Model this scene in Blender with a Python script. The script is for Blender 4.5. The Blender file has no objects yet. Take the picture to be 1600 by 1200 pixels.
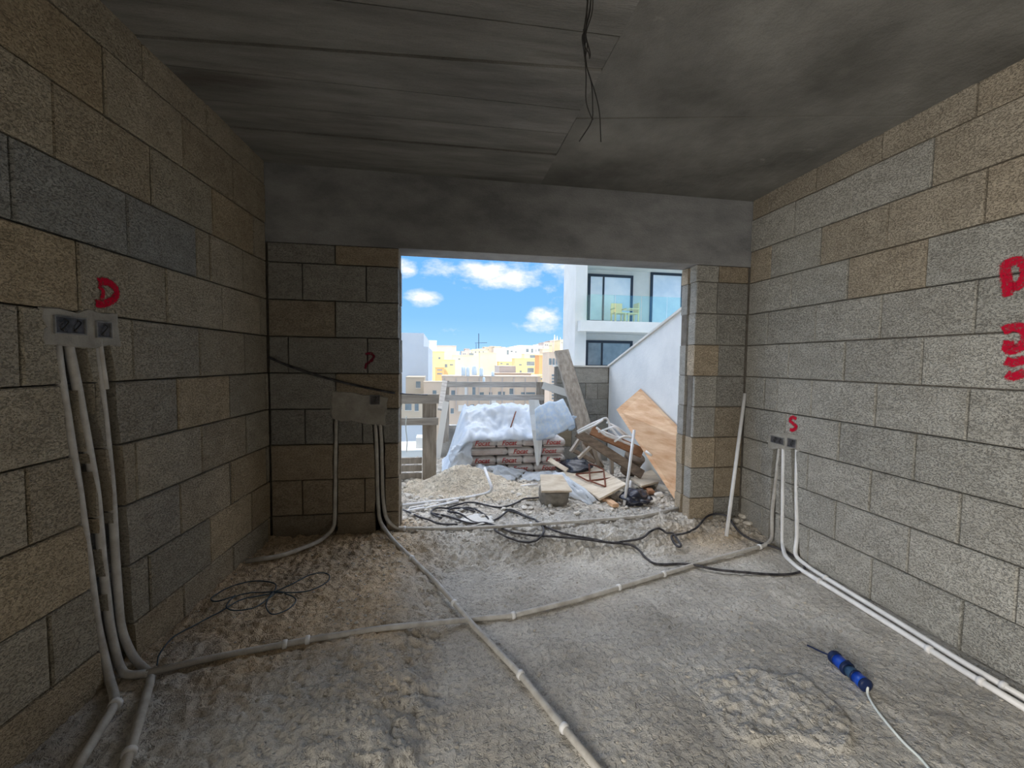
import bpy, math, random
from mathutils import Vector, Matrix, noise as mnoise
random.seed(7)
SC = bpy.context.scene
COL = SC.collection

# ------------------------------------------------------------------ camera
FPX, YAW, PITCH, ROLL, CAMZ = 660.6, .1627, .0526, .0122, 1.437
def ray(x, y):
    u, v = x - 800.0, y - 600.0
    c, s = math.cos(ROLL), math.sin(ROLL); u, v = c*u + s*v, -s*u + c*v
    X, Z, Y = u/FPX, -v/FPX, 1.0
    c, s = math.cos(PITCH), math.sin(PITCH); Y, Z = c*Y + s*Z, -s*Y + c*Z
    c, s = math.cos(YAW), math.sin(YAW); X, Y = c*X + s*Y, -s*X + c*Y
    return Vector((X, Y, Z))
CAM = Vector((0, 0, CAMZ))
cd = bpy.data.cameras.new('camera'); cam = bpy.data.objects.new('camera', cd); COL.objects.link(cam)
cd.sensor_fit = 'HORIZONTAL'; cd.sensor_width = 36.0; cd.lens = FPX/1600*36.0; cd.clip_start = .02; cd.clip_end = 3000
_f = ray(800, 600).normalized(); _r = (ray(801, 600) - ray(800, 600)).normalized(); _u = _r.cross(_f)
M = Matrix.Identity(4)
for i in range(3): M[i][0], M[i][1], M[i][2], M[i][3] = _r[i], _u[i], -_f[i], CAM[i]
cam.matrix_world = M; SC.camera = cam

# ------------------------------------------------------------------ view, world, sun, rear lamp
SC.view_settings.view_transform = 'Standard'; SC.view_settings.look = 'None'
SC.view_settings.gamma = 1.0; SC.view_settings.use_curve_mapping = False
SC.view_settings.exposure = 1.68
SKY = 0.42
SUN = .85
REAR = 46.0
W = bpy.data.worlds.new('sky'); SC.world = W; W.use_nodes = True
def build_world():
    nt = W.node_tree; N = nt.nodes; L = nt.links; N.clear()
    out = N.new('ShaderNodeOutputWorld'); bg = N.new('ShaderNodeBackground'); L.new(bg.outputs[0], out.inputs[0])
    tc = N.new('ShaderNodeTexCoord'); sep = N.new('ShaderNodeSeparateXYZ'); L.new(tc.outputs['Generated'], sep.inputs[0])
    ramp = N.new('ShaderNodeValToRGB'); L.new(sep.outputs['Z'], ramp.inputs[0])
    e = ramp.color_ramp.elements
    e[0].position = 0.0; e[0].color = (.35, .60, .88, 1)
    e[1].position = 1.0; e[1].color = (.09, .30, .76, 1)
    k = ramp.color_ramp.elements.new(.10); k.color = (.20, .46, .84, 1)
    k = ramp.color_ramp.elements.new(.26); k.color = (.125, .375, .82, 1)
    def math_(op, a, b=None, clamp=False):
        m = N.new('ShaderNodeMath'); m.operation = op; m.use_clamp = clamp
        for i, v in enumerate((a, b)):
            if v is None: continue
            if isinstance(v, (int, float)): m.inputs[i].default_value = v
            else: L.new(v, m.inputs[i])
        return m.outputs[0]
    nz = N.new('ShaderNodeTexNoise'); nz.inputs['Scale'].default_value = 13; nz.inputs['Detail'].default_value = 9; nz.inputs['Roughness'].default_value = .62
    mp = N.new('ShaderNodeMapping'); mp.inputs['Scale'].default_value = (1, 1, 1.9); L.new(tc.outputs['Generated'], mp.inputs[0]); L.new(mp.outputs[0], nz.inputs['Vector'])
    # cumulus banks: (direction, half width, half height, strength)
    blobs = [((768, 428), .125, .034, 1.0), ((735, 420), .05, .03, .8), ((808, 421), .055, .03, .85), ((662, 466), .036, .020, .95), ((630, 420), .026, .022, .9),
             ((855, 500), .05, .026, .95), ((872, 420), .05, .026, .7), ((700, 518), .05, .008, .42), ((806, 503), .02, .015, .4), ((1010, 440), .22, .05, .8)]
    cov = None
    for (px, py), w, h, s in blobs:
        d = ray(px, py).normalized()
        right = Vector((d.y, -d.x, 0)).normalized(); up = right.cross(d)
        def dot(v):
            m = N.new('ShaderNodeVectorMath'); m.operation = 'DOT_PRODUCT'; L.new(tc.outputs['Generated'], m.inputs[0]); m.inputs[1].default_value = v
            return m.outputs['Value']
        a = math_('DIVIDE', dot(right), w); b = math_('DIVIDE', dot(up), h)
        r2 = math_('ADD', math_('MULTIPLY', a, a), math_('MULTIPLY', b, b))
        g = math_('MULTIPLY', math_('SUBTRACT', 1.0, math_('MULTIPLY', r2, .5), True), s)
        g = math_('MULTIPLY', g, math_('GREATER_THAN', dot(d), 0.0))
        cov = g if cov is None else math_('MAXIMUM', cov, g)
    # out-of-view clouds added over the rest of the dome to light the scene
    n2 = N.new('ShaderNodeTexNoise'); n2.inputs['Scale'].default_value = 3.2; n2.inputs['Detail'].default_value = 3; L.new(mp.outputs[0], n2.inputs['Vector'])
    gen = math_('MULTIPLY', math_('SUBTRACT', n2.outputs[0], .40, True), 6.0, True)
    gen = math_('MULTIPLY', gen, math_('MULTIPLY', math_('SUBTRACT', sep.outputs['Z'], .24, True), 5.0, True))
    cov = math_('MAXIMUM', cov, gen)
    dens = math_('MULTIPLY', math_('SUBTRACT', math_('ADD', math_('MULTIPLY', cov, .70), math_('MULTIPLY', nz.outputs[0], 1.7)), 1.12, True), 1.9, True)
    dens = math_('MULTIPLY', dens, math_('GREATER_THAN', cov, .001))
    cc = N.new('ShaderNodeMixRGB'); cc.inputs[1].default_value = (.56, .66, .80, 1); cc.inputs[2].default_value = (.92, .90, .87, 1); L.new(dens, cc.inputs[0])
    thick = math_('ADD', 1.0, math_('MULTIPLY', math_('MULTIPLY', gen, dens), 6.8))  # gain that brightens the unseen overhead clouds for more light on terrace and room
    ct = N.new('ShaderNodeMixRGB'); ct.blend_type = 'MULTIPLY'; ct.inputs[0].default_value = 1; L.new(cc.outputs[0], ct.inputs[1]); L.new(thick, ct.inputs[2]); cc = ct
    mix = N.new('ShaderNodeMixRGB'); L.new(dens, mix.inputs[0]); L.new(ramp.outputs[0], mix.inputs[1]); L.new(cc.outputs[0], mix.inputs[2])
    L.new(mix.outputs[0], bg.inputs[0]); bg.inputs[1].default_value = SKY
build_world()
sd = bpy.data.lights.new('sun', 'SUN'); so = bpy.data.objects.new('sun', sd); COL.objects.link(so)
sd.energy = SUN; sd.color = (1.0, .90, .74); sd.angle = math.radians(.6)
so.rotation_euler = Vector((.34, 1.0, -.56)).to_track_quat('-Z', 'Y').to_euler(); so.location = (-6, -18, 14)
# added area lamp for daylight from an unseen rear opening; solid wall behind
ad = bpy.data.lights.new('rear_standin_lamp', 'AREA'); ao = bpy.data.objects.new('rear_standin_lamp', ad); COL.objects.link(ao)
ad.shape = 'RECTANGLE'; ad.size = 1.7; ad.size_y = 2.0; ad.energy = REAR; ad.color = (1.0, .965, .90); ad.spread = math.radians(125)
ao.location = (-1.50, -1.1, 1.02); ao.rotation_euler = Vector((1, .20, -.30)).to_track_quat('-Z', 'Z').to_euler()

# ------------------------------------------------------------------ geometry of the room
D, XL, AL, XR, AR = 3.322, -1.252, .062, 2.6135, .0154
H = .267; ZC = 2.836; ZLIN = 2.278; TW = .24; OX0, OX1 = -.325, 2.121
XW, YE = 2.40, 5.87               # terrace side wall, terrace end wall
def sst(a, b, x):
    t = max(0., min(1., (x - a)/(b - a))); return t*t*(3 - 2*t)
def nz(x, y, s, k=0.): return mnoise.noise(Vector((x*s + k, y*s - k*.7, k)))
def fz(x, y):
    "height of the ground: slab, sandy bank at the left, sill of rubble in the doorway, terrace"
    wob = .10*nz(x, y, 2.3, 3) + .05*nz(x, y, 6, 9)
    bank = sst(.02, -.34, x + wob + .06*math.sin(y*2))
    sill = sst(2.78, 3.18, y + wob*1.2 - .26*sst(1.5, 2.3, x))*sst(6.2, 3.8, y)
    h = .108*max(bank*sst(6., 4.4, y), .95*sill)
    corner = math.exp(-((x - 2.5)/.28)**2 - ((y - 3.16)/.22)**2); h += .05*corner
    rough = .25 + .9*max(4*bank*(1 - bank)*.9, 4*sill*(1 - sill), .8*sill, .45*bank, corner)
    if y > 3.6: rough = 1.1
    # broken screed patch on the slab
    e = ((x - 1.38)/.30)**2 + ((y - 1.52)/.20)**2 + .9*nz(x, y, 5, 2)
    h += .012*sst(1.02, .9, e); rough = max(rough, .55*sst(1.2, .7, e))
    # shallow cut along the long floor conduit
    t = (x + 1.2)/3.55; yl = 1.96 + .78*t
    if 0 < t < .55: h -= .02*math.exp(-((y - yl + .035)/.022)**2)*bank
    h += rough*(.020*nz(x, y, 5, 1) + .020*nz(x, y, 13, 2) + .020*nz(x, y, 34, 5) + .010*nz(x, y, 70, 6))
    return h
def P(x, y, Y):
    d = ray(x, y); return CAM + d*(Y/d.y)
def PX(x, y, X):
    d = ray(x, y); return CAM + d*(X/d.x)
def PZ(x, y, z):
    d = ray(x, y); return CAM + d*((z - CAMZ)/d.z)
def PF(x, y, off=0.):
    z = .05
    for _ in range(14):
        q = PZ(x, y, z + off); z = .5*z + .5*fz(q.x, q.y)
    return PZ(x, y, z + off)
def wall_x(side, y): return (XL + AL*(y - D)) if side == 'L' else (XR + AR*(y - D))
def wall_n(side):
    return Vector((1, -AL, 0)).normalized() if side == 'L' else Vector((-1, AR, 0)).normalized()
def wpt(side, y, z, off=0.): return Vector((wall_x(side, y), y, z)) + wall_n(side)*off
def PW(side, x, y, off=0.):
    d = ray(x, y); xw, a = (XL, AL) if side == 'L' else (XR, AR)
    t = (xw - a*D)/(d.x - a*d.y); return CAM + d*t + wall_n(side)*off

# ------------------------------------------------------------------ materials
MATS = {}
def mat(name, c1, c2=None, scale=6., rough=.85, bump=.0, bscale=60., detail=4., metal=0., pit=0., pscale=45., lo=.35, hi=.65, objcol=False,
        transl=0., alpha=1., stretch=(1, 1, 1), speck=0., spec=.25, coord='pos', third=None, sandy=None):
    if name in MATS: return MATS[name]
    m = bpy.data.materials.new(name); m.use_nodes = True; nt = m.node_tree; N = nt.nodes; L = nt.links
    b = N['Principled BSDF']; out = N['Material Output']
    b.inputs['Roughness'].default_value = rough; b.inputs['Metallic'].default_value = metal
    b.inputs['Specular IOR Level'].default_value = spec
    if coord == 'pos': g = N.new('ShaderNodeNewGeometry'); src = g.outputs['Position']
    else: g = N.new('ShaderNodeTexCoord'); src = g.outputs['Object']
    mp = N.new('ShaderNodeMapping'); mp.inputs['Scale'].default_value = stretch; L.new(src, mp.inputs[0])
    def tex(sc, det=detail, ro=.6):
        n = N.new('ShaderNodeTexNoise'); n.inputs['Scale'].default_value = sc; n.inputs['Detail'].default_value = det; n.inputs['Roughness'].default_value = ro
        L.new(mp.outputs[0], n.inputs['Vector']); return n.outputs[0]
    def ramp(fac, a, c, lo_, hi_):
        r = N.new('ShaderNodeValToRGB'); L.new(fac, r.inputs[0]); e = r.color_ramp.elements
        e[0].position = lo_; e[0].color = (*a, 1); e[1].position = hi_; e[1].color = (*c, 1); return r.outputs[0]
    def mul(a, c, fac=1.):
        x = N.new('ShaderNodeMixRGB'); x.blend_type = 'MULTIPLY'; x.inputs[0].default_value = fac; L.new(a, x.inputs[1]); L.new(c, x.inputs[2]); return x.outputs[0]
    c2 = c2 or c1
    col = ramp(tex(scale), c1, c2, lo, hi)
    if third:
        x = N.new('ShaderNodeMixRGB'); L.new(ramp(tex(third[1], 5), (0, 0, 0), (1, 1, 1), third[2], third[3]), x.inputs[0]); L.new(col, x.inputs[1]); x.inputs[2].default_value = (*third[0], 1); col = x.outputs[0]
    if sandy:
        at = N.new('ShaderNodeAttribute'); at.attribute_name = 'sandy'; x = N.new('ShaderNodeMixRGB'); L.new(at.outputs['Fac'], x.inputs[0]); L.new(col, x.inputs[1])
        L.new(ramp(tex(7.), tuple(v*.8 for v in sandy), tuple(v*1.15 for v in sandy), .35, .65), x.inputs[2]); col = x.outputs[0]
    if objcol:
        oi = N.new('ShaderNodeObjectInfo'); col = mul(col, oi.outputs['Color'])
    hts = None
    if bump or pit:
        bt = tex(bscale, 3, .75)
        if pit:
            v = N.new('ShaderNodeTexNoise'); v.inputs['Scale'].default_value = pscale; v.inputs['Detail'].default_value = 2.5; v.inputs['Roughness'].default_value = .7; v.inputs['Distortion'].default_value = .6
            L.new(mp.outputs[0], v.inputs['Vector'])
            pr = ramp(v.outputs[0], (0, 0, 0), (1, 1, 1), .36, .50)
            col = mul(col, ramp(v.outputs[0], (1 - pit,)*3, (1, 1, 1), .34, .50))
            mx = N.new('ShaderNodeMixRGB'); mx.inputs[0].default_value = .5; L.new(bt, mx.inputs[1]); L.new(pr, mx.inputs[2]); bt = mx.outputs[0]
        bp = N.new('ShaderNodeBump'); bp.inputs['Strength'].default_value = bump; bp.inputs['Distance'].default_value = .02; L.new(bt, bp.inputs['Height'])
        L.new(bp.outputs[0], b.inputs['Normal'])
    if speck:
        col = mul(col, ramp(tex(190, 1.5, .8), (1 - speck,)*3, (1, 1, 1), .38, .56))
    L.new(col, b.inputs['Base Color'])
    sh = b.outputs[0]
    if transl:
        t = N.new('ShaderNodeBsdfTranslucent'); L.new(col, t.inputs[0]); x = N.new('ShaderNodeMixShader'); x.inputs[0].default_value = transl
        L.new(sh, x.inputs[1]); L.new(t.outputs[0], x.inputs[2]); sh = x.outputs[0]
    if alpha < 1:
        t = N.new('ShaderNodeBsdfTransparent'); x = N.new('ShaderNodeMixShader'); x.inputs[0].default_value = alpha
        L.new(t.outputs[0], x.inputs[1]); L.new(sh, x.inputs[2]); sh = x.outputs[0]
    L.new(sh, out.inputs[0])
    MATS[name] = m; return m
def glass(name, tint, alpha, rough=.03):
    if name in MATS: return MATS[name]
    m = bpy.data.materials.new(name); m.use_nodes = True; nt = m.node_tree; N = nt.nodes; L = nt.links; N.remove(N['Principled BSDF'])
    t = N.new('ShaderNodeBsdfTransparent'); t.inputs[0].default_value = (*tint, 1); g = N.new('ShaderNodeBsdfGlossy'); g.inputs['Roughness'].default_value = rough; g.inputs[0].default_value = (.9, .97, 1, 1)
    x = N.new('ShaderNodeMixShader'); x.inputs[0].default_value = alpha; L.new(t.outputs[0], x.inputs[1]); L.new(g.outputs[0], x.inputs[2]); L.new(x.outputs[0], N['Material Output'].inputs[0])
    MATS[name] = m; return m
def spray(name, c):
    m = bpy.data.materials.new(name); m.use_nodes = True; nt = m.node_tree; N = nt.nodes; L = nt.links; b = N['Principled BSDF']
    b.inputs['Base Color'].default_value = (*c, 1); b.inputs['Roughness'].default_value = .8; b.inputs['Specular IOR Level'].default_value = .1
    g = N.new('ShaderNodeNewGeometry'); n = N.new('ShaderNodeTexNoise'); n.inputs['Scale'].default_value = 90; n.inputs['Detail'].default_value = 6; n.inputs['Roughness'].default_value = .75; L.new(g.outputs['Position'], n.inputs['Vector'])
    a = N.new('ShaderNodeAttribute'); a.attribute_name = 'edge'
    ad_ = N.new('ShaderNodeMath'); ad_.operation = 'ADD'; L.new(n.outputs[0], ad_.inputs[0]); L.new(a.outputs['Fac'], ad_.inputs[1])
    r = N.new('ShaderNodeMapRange'); r.inputs[1].default_value = .78; r.inputs[2].default_value = 1.02; L.new(ad_.outputs[0], r.inputs[0])
    t = N.new('ShaderNodeBsdfTransparent'); x = N.new('ShaderNodeMixShader'); L.new(r.outputs[0], x.inputs[0]); L.new(t.outputs[0], x.inputs[1]); L.new(b.outputs[0], x.inputs[2]); L.new(x.outputs[0], N['Material Output'].inputs[0])
    MATS[name] = m; return m

mat('block', (.82, .80, .76), (1.0, .99, .96), 9., .95, .8, 70., pit=.34, pscale=88., objcol=True, speck=.22, stretch=(1, 1, 1.7))
mat('mortar', (.16, .14, .115), (.24, .215, .18), 14., .95, .6, 70.)
mat('beam', (.22, .22, .225), (.34, .34, .34), 3.2, .9, .35, 40., stretch=(1, 1, 2.0), speck=.12)
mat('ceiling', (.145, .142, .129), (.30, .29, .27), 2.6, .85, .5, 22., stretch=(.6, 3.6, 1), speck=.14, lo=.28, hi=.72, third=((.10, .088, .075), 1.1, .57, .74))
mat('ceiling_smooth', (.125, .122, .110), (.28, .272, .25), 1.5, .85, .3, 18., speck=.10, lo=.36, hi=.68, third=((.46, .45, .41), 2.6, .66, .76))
mat('floor', (.49, .46, .41), (.73, .695, .635), 2.6, .95, .65, 60., pit=.24, pscale=44., speck=.24, sandy=(.68, .53, .36))
mat('terrace', (.56, .50, .42), (.80, .74, .65), 5., .95, .9, 50., pit=.4, pscale=30., speck=.3)
mat('sand', (.70, .59, .45), (.88, .78, .62), 7., .95, .9, 70., pit=.25, pscale=40., speck=.3)
mat('stone', (.52, .475, .41), (.78, .73, .65), 9., .95, .5, 60.)
mat('grit', (.38, .345, .295), (.58, .54, .475), 30., .95)
mat('conduit', (.78, .77, .76), (.90, .90, .90), 9., .42, spec=.5)
mat('conduit_dusty', (.44, .41, .37), (.62, .60, .56), 14., .6, .15, 80., spec=.4)
mat('cable', (.025, .024, .028), (.10, .095, .10), 18., .6, .2, 90.)
mat('wire_blue', (.05, .08, .11), (.10, .14, .17), 10., .5)
mat('wire_black', (.02, .02, .02), (.05, .045, .04), 10., .6)
mat('box_metal', (.05, .05, .055), (.14, .13, .13), 20., .5, .3, 60., metal=.5)
mat('box_rim', (.14, .14, .14), (.26, .26, .26), 20., .6, .2, 60.)
mat('plaster_patch', (.30, .28, .245), (.42, .40, .355), 10., .95, .4, 60.)
mat('plug_blue', (.004, .05, .42), (.008, .10, .62), 6., .35, spec=.5)
mat('plug_grip', (.03, .075, .15), (.05, .11, .20), 30., .5)
mat('plug_dark', (.008, .018, .06), (.012, .025, .09), 8., .45)
mat('cord_white', (.74, .80, .78), (.84, .88, .86), 8., .4)
mat('wood_grey', (.34, .29, .24), (.56, .50, .43), 3.5, .85, .4, 30., stretch=(7, 7, 1.0), detail=5, speck=.12)
mat('wood_rail', (.42, .38, .34), (.64, .60, .55), 3.5, .85, .3, 30., stretch=(1, 7, 9), detail=5)
mat('wood_dark', (.16, .12, .09), (.30, .23, .17), 5., .85, .3, 40., stretch=(2, 2, 6))
mat('wood_brown', (.26, .13, .07), (.42, .22, .12), 5., .8, .3, 40., stretch=(2, 2, 6))
mat('plywood_orange', (.62, .35, .19), (.80, .56, .36), 2.6, .75, .15, 30., stretch=(3, 1.0, 8), detail=5, lo=.36, hi=.64)
mat('plywood_pale', (.56, .46, .34), (.76, .67, .54), 4., .8, .2, 30., stretch=(1.5, 4, 2), detail=8)
mat('rust', (.14, .05, .03), (.27, .10, .06), 30., .8, .3, 120.)
mat('bag_paper', (.64, .595, .565), (.80, .76, .73), 14., .8, .25, 50.)
mat('bag_band', (.60, .50, .47), (.68, .58, .55), 14., .8)
mat('print_red', (.48, .055, .05), None, 5., .7)
mat('film', (.78, .85, .95), (.92, .96, 1.0), 5., .3, .25, 22., transl=.35, spec=.5)
mat('film_clear', (.80, .86, .93), (.92, .96, 1.0), 5., .25, .25, 22., transl=.3, alpha=.62, spec=.5)
mat('film_blue', (.70, .84, 1.0), (.88, .95, 1.0), 7., .35, .25, 26., transl=.3, spec=.4, stretch=(4, 1, 4))
mat('black_film', (.012, .013, .02), (.04, .042, .06), 9., .25, .3, 30., spec=.6)
mat('render_white', (.76, .78, .78), (.87, .88, .87), 2.4, .9, .15, 30., speck=.06)
mat('block_wall', (.44, .42, .385), (.66, .64, .60), 4., .95, .5, 40., speck=.15)
mat('facade_grey', (.68, .66, .61), (.75, .73, .68), .9, .9, .05, 20.)
mat('frame_dark', (.035, .045, .06), None, 5., .4)
mat('window_painted_sky', (.62, .72, .80), (.92, .95, .97), .55, .08, spec=.8)  # pale two-tone base colour paints in a bright sky reflection
mat('window_glass_dark', (.16, .22, .26), (.34, .42, .46), .8, .1, spec=.8)
glass('balcony_glass', (.84, .97, .955), .08)
mat('chair_yellow', (.95, .72, .34), None, 5., .5)
spray('spray_red', (.55, .006, .035)); spray('spray_dark', (.17, .012, .03))
for nm, c in dict(yellow=(.86, .66, .34), pale_yellow=(.88, .76, .50), cream=(.86, .80, .68), white=(.88, .86, .82), orange=(.76, .42, .20), pinkgrey=(.62, .54, .49),
                  beige=(.72, .60, .46), shade_beige=(.76, .61, .48), bluegrey=(.66, .70, .76), stone=(.66, .56, .44)).items():
    mat('town_' + nm, tuple(v*.90 for v in c), c, .6, .95, speck=.05)
mat('town_window', (.16, .20, .22), (.26, .30, .32), 2., .3)
mat('town_trim', (.80, .78, .74), None, 2., .8)
mat('tub', (.17, .155, .13), (.30, .275, .235), 12., .95, .5, 50.)
mat('slab_pale', (.62, .60, .55), (.76, .74, .70), 10., .9, .3, 50.)
mat('tank', (.60, .68, .72), (.74, .80, .84), 2., .6)
mat('hill', (.44, .42, .34), (.62, .56, .46), .05, .95)
MT = MATS

# ------------------------------------------------------------------ object helpers
WLOC = {}
def put(name, verts, faces, m, parent=None, smooth=False, loc=None, me=None, **props):
    verts = [Vector(v) for v in verts]
    if loc is None:
        lo = Vector((min(v.x for v in verts), min(v.y for v in verts), min(v.z for v in verts))); hi = Vector((max(v.x for v in verts), max(v.y for v in verts), max(v.z for v in verts)))
        loc = (lo + hi)/2; loc.z = lo.z
    loc = Vector(loc)
    me = bpy.data.meshes.new(name); me.from_pydata([tuple(v - loc) for v in verts], [], faces); me.validate()
    if smooth: me.polygons.foreach_set('use_smooth', [True]*len(me.polygons))
    me.materials.append(MT[m]); me.update()
    o = bpy.data.objects.new(name, me); COL.objects.link(o)
    link(o, loc, parent)
    for k, v in props.items(): o[k] = v
    return o
def link(o, loc, parent):
    o.location = Vector(loc) - (WLOC[parent.name] if parent else Vector())
    if parent: o.parent = parent
    WLOC[o.name] = Vector(loc)
def thing(name, label, cat, loc, group=None):
    o = bpy.data.objects.new(name, None); COL.objects.link(o); o.location = loc; o.empty_display_size = .1; WLOC[o.name] = Vector(loc)
    return tag(o, label, cat, group)
def tag(o, label, cat, group=None):
    o['label'] = label; o['category'] = cat
    if group: o['group'] = group
    return o
def struct(o, label=None, cat=None):
    o['kind'] = 'structure'
    if label: o['label'] = label
    if cat: o['category'] = cat
    return o
BOXF = [(0, 3, 2, 1), (4, 5, 6, 7), (0, 1, 5, 4), (1, 2, 6, 5), (2, 3, 7, 6), (3, 0, 4, 7)]
def boxv(a, b):
    (x0, y0, z0), (x1, y1, z1) = a, b
    return [Vector(v) for v in ((x0, y0, z0), (x1, y0, z0), (x1, y1, z0), (x0, y1, z0), (x0, y0, z1), (x1, y0, z1), (x1, y1, z1), (x0, y1, z1))]
def box(name, a, b, m, parent=None, **k): return put(name, boxv(a, b), BOXF, m, parent, **k)
def bar(p, q, w, t, up=(0, 0, 1), twist=0.):
    "a plank from p to q: w wide (across 'up' x axis), t thick"
    p, q = Vector(p), Vector(q); d = (q - p).normalized(); u = Vector(up); s = d.cross(u)
    if s.length < 1e-4: s = d.cross(Vector((1, 0, 0)))
    s.normalize(); n = s.cross(d).normalized()
    if twist: R = Matrix.Rotation(twist, 3, d); s, n = R @ s, R @ n
    v = []
    for c in (p, q):
        for i, j in ((-1, -1), (1, -1), (1, 1), (-1, 1)): v.append(c + s*(i*w/2) + n*(j*t/2))
    return v
BARF = [(3, 2, 1, 0), (4, 5, 6, 7), (0, 1, 5, 4), (1, 2, 6, 5), (2, 3, 7, 6), (3, 0, 4, 7)]
def plank(name, p, q, w, t, m, parent=None, up=(0, 0, 1), twist=0., **k): return put(name, bar(p, q, w, t, up, twist), BARF, m, parent, **k)
def slab(name, quad, t, m, parent=None, **k):
    "a board from four corners, t thick along its normal"
    q = [Vector(v) for v in quad]; n = (q[1] - q[0]).cross(q[3] - q[0]).normalized()*t
    return put(name, q + [v + n for v in q], [(3, 2, 1, 0), (4, 5, 6, 7), (0, 1, 5, 4), (1, 2, 6, 5), (2, 3, 7, 6), (3, 0, 4, 7)], m, parent, **k)
def smooth_path(pts, per=6):
    pts = [Vector(p) for p in pts]
    if len(pts) < 3 or per <= 1: return pts
    out = []
    for i in range(len(pts) - 1):
        p0 = pts[i - 1] if i else pts[0]*2 - pts[1]; p1, p2 = pts[i], pts[i + 1]; p3 = pts[i + 2] if i + 2 < len(pts) else pts[-1]*2 - pts[-2]
        for k in range(per):
            t = k/per; out.append(.5*((2*p1) + (p2 - p0)*t + (2*p0 - 5*p1 + 4*p2 - p3)*t*t + (3*p1 - p0 - 3*p2 + p3)*t*t*t))
    return out + [pts[-1]]
def fillet(pts, r=.05, n=4):
    pts = [Vector(p) for p in pts]; out = [pts[0]]
    for a, b, c in zip(pts, pts[1:], pts[2:]):
        u, v = a - b, c - b; k = min(r, u.length*.45, v.length*.45); s, e = b + u.normalized()*k, b + v.normalized()*k
        for i in range(n + 1):
            t = i/n; out.append(s*(1 - t)**2 + b*2*t*(1 - t) + e*t*t)
    return out + [pts[-1]]
def tubev(path, r, seg=8):
    path = [Vector(p) for p in path]; n = len(path); v, f = [], []
    t0 = (path[1] - path[0]).normalized(); a = t0.orthogonal().normalized()
    for i, p in enumerate(path):
        t = (path[min(i + 1, n - 1)] - path[max(i - 1, 0)]).normalized(); a = (a - t*a.dot(t)).normalized(); b = t.cross(a)
        rr = r(i/(n - 1)) if callable(r) else r
        for k in range(seg): an = 2*math.pi*k/seg; v.append(p + (a*math.cos(an) + b*math.sin(an))*rr)
    for i in range(n - 1):
        for k in range(seg): k2 = (k + 1) % seg; f.append((i*seg + k, i*seg + k2, (i + 1)*seg + k2, (i + 1)*seg + k))
    f.append(tuple(reversed(range(seg)))); f.append(tuple(range((n - 1)*seg, n*seg)))
    return v, f
def tube(name, path, r, m, parent=None, seg=8, **k):
    v, f = tubev(path, r, seg); return put(name, v, f, m, parent, smooth=True, **k)
def grid(name, fn, nu, nv, m, parent=None, thick=0., smooth=True, **k):
    v = [Vector(fn(i/nu, j/nv)) for j in range(nv + 1) for i in range(nu + 1)]
    f = [(j*(nu + 1) + i, j*(nu + 1) + i + 1, (j + 1)*(nu + 1) + i + 1, (j + 1)*(nu + 1) + i) for j in range(nv) for i in range(nu)]
    o = put(name, v, f, m, parent, smooth=smooth, **k)
    if thick:
        s = o.modifiers.new('thickness', 'SOLIDIFY'); s.thickness = thick; s.offset = 0
    return o
def lathe(name, prof, seg, m, base, axis=(0, 0, 1), parent=None, smooth=True, **k):
    ax = Vector(axis).normalized(); a = ax.orthogonal().normalized(); b = ax.cross(a); base = Vector(base); v, f = [], []
    for r, h in prof:
        for i in range(seg): an = 2*math.pi*i/seg; v.append(base + ax*h + (a*math.cos(an) + b*math.sin(an))*r)
    for j in range(len(prof) - 1):
        for i in range(seg): i2 = (i + 1) % seg; f.append((j*seg + i, j*seg + i2, (j + 1)*seg + i2, (j + 1)*seg + i))
    f.append(tuple(reversed(range(seg)))); f.append(tuple(range((len(prof) - 1)*seg, len(prof)*seg)))
    return put(name, v, f, m, parent, smooth=smooth, **k)
ICO = None
def rock_mesh(center, size, seed, flat=.7, sub=0):
    global ICO
    t = (1 + 5**.5)/2
    base = [Vector(v).normalized() for v in ((-1, t, 0), (1, t, 0), (-1, -t, 0), (1, -t, 0), (0, -1, t), (0, 1, t), (0, -1, -t), (0, 1, -t), (t, 0, -1), (t, 0, 1), (-t, 0, -1), (-t, 0, 1))]
    fc = [(0, 11, 5), (0, 5, 1), (0, 1, 7), (0, 7, 10), (0, 10, 11), (1, 5, 9), (5, 11, 4), (11, 10, 2), (10, 7, 6), (7, 1, 8), (3, 9, 4), (3, 4, 2), (3, 2, 6), (3, 6, 8), (3, 8, 9), (4, 9, 5), (2, 4, 11), (6, 2, 10), (8, 6, 7), (9, 8, 1)]
    for _ in range(sub):
        cache = {}; nf = []
        def mid(i, j):
            key = (min(i, j), max(i, j))
            if key not in cache: base.append(((base[i] + base[j])/2).normalized()); cache[key] = len(base) - 1
            return cache[key]
        for a, b, c in fc:
            ab, bc, ca = mid(a, b), mid(b, c), mid(c, a); nf += [(a, ab, ca), (b, bc, ab), (c, ca, bc), (ab, bc, ca)]
        fc = nf
    rg = random.Random(seed); s = Vector((size*rg.uniform(.75, 1.3), size*rg.uniform(.75, 1.3), size*flat*rg.uniform(.7, 1.1))); an = rg.uniform(0, 6.3); ca, sa = math.cos(an), math.sin(an)
    out = []
    for p in base:
        k = 1 + .38*mnoise.noise(p*1.7 + Vector((seed*1.37 % 50, seed*.71 % 50, 0)))
        q = Vector((p.x*s.x, p.y*s.y, p.z*s.z))*k; out.append(Vector(center) + Vector((q.x*ca - q.y*sa, q.x*sa + q.y*ca, q.z)))
    return out, fc

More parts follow.
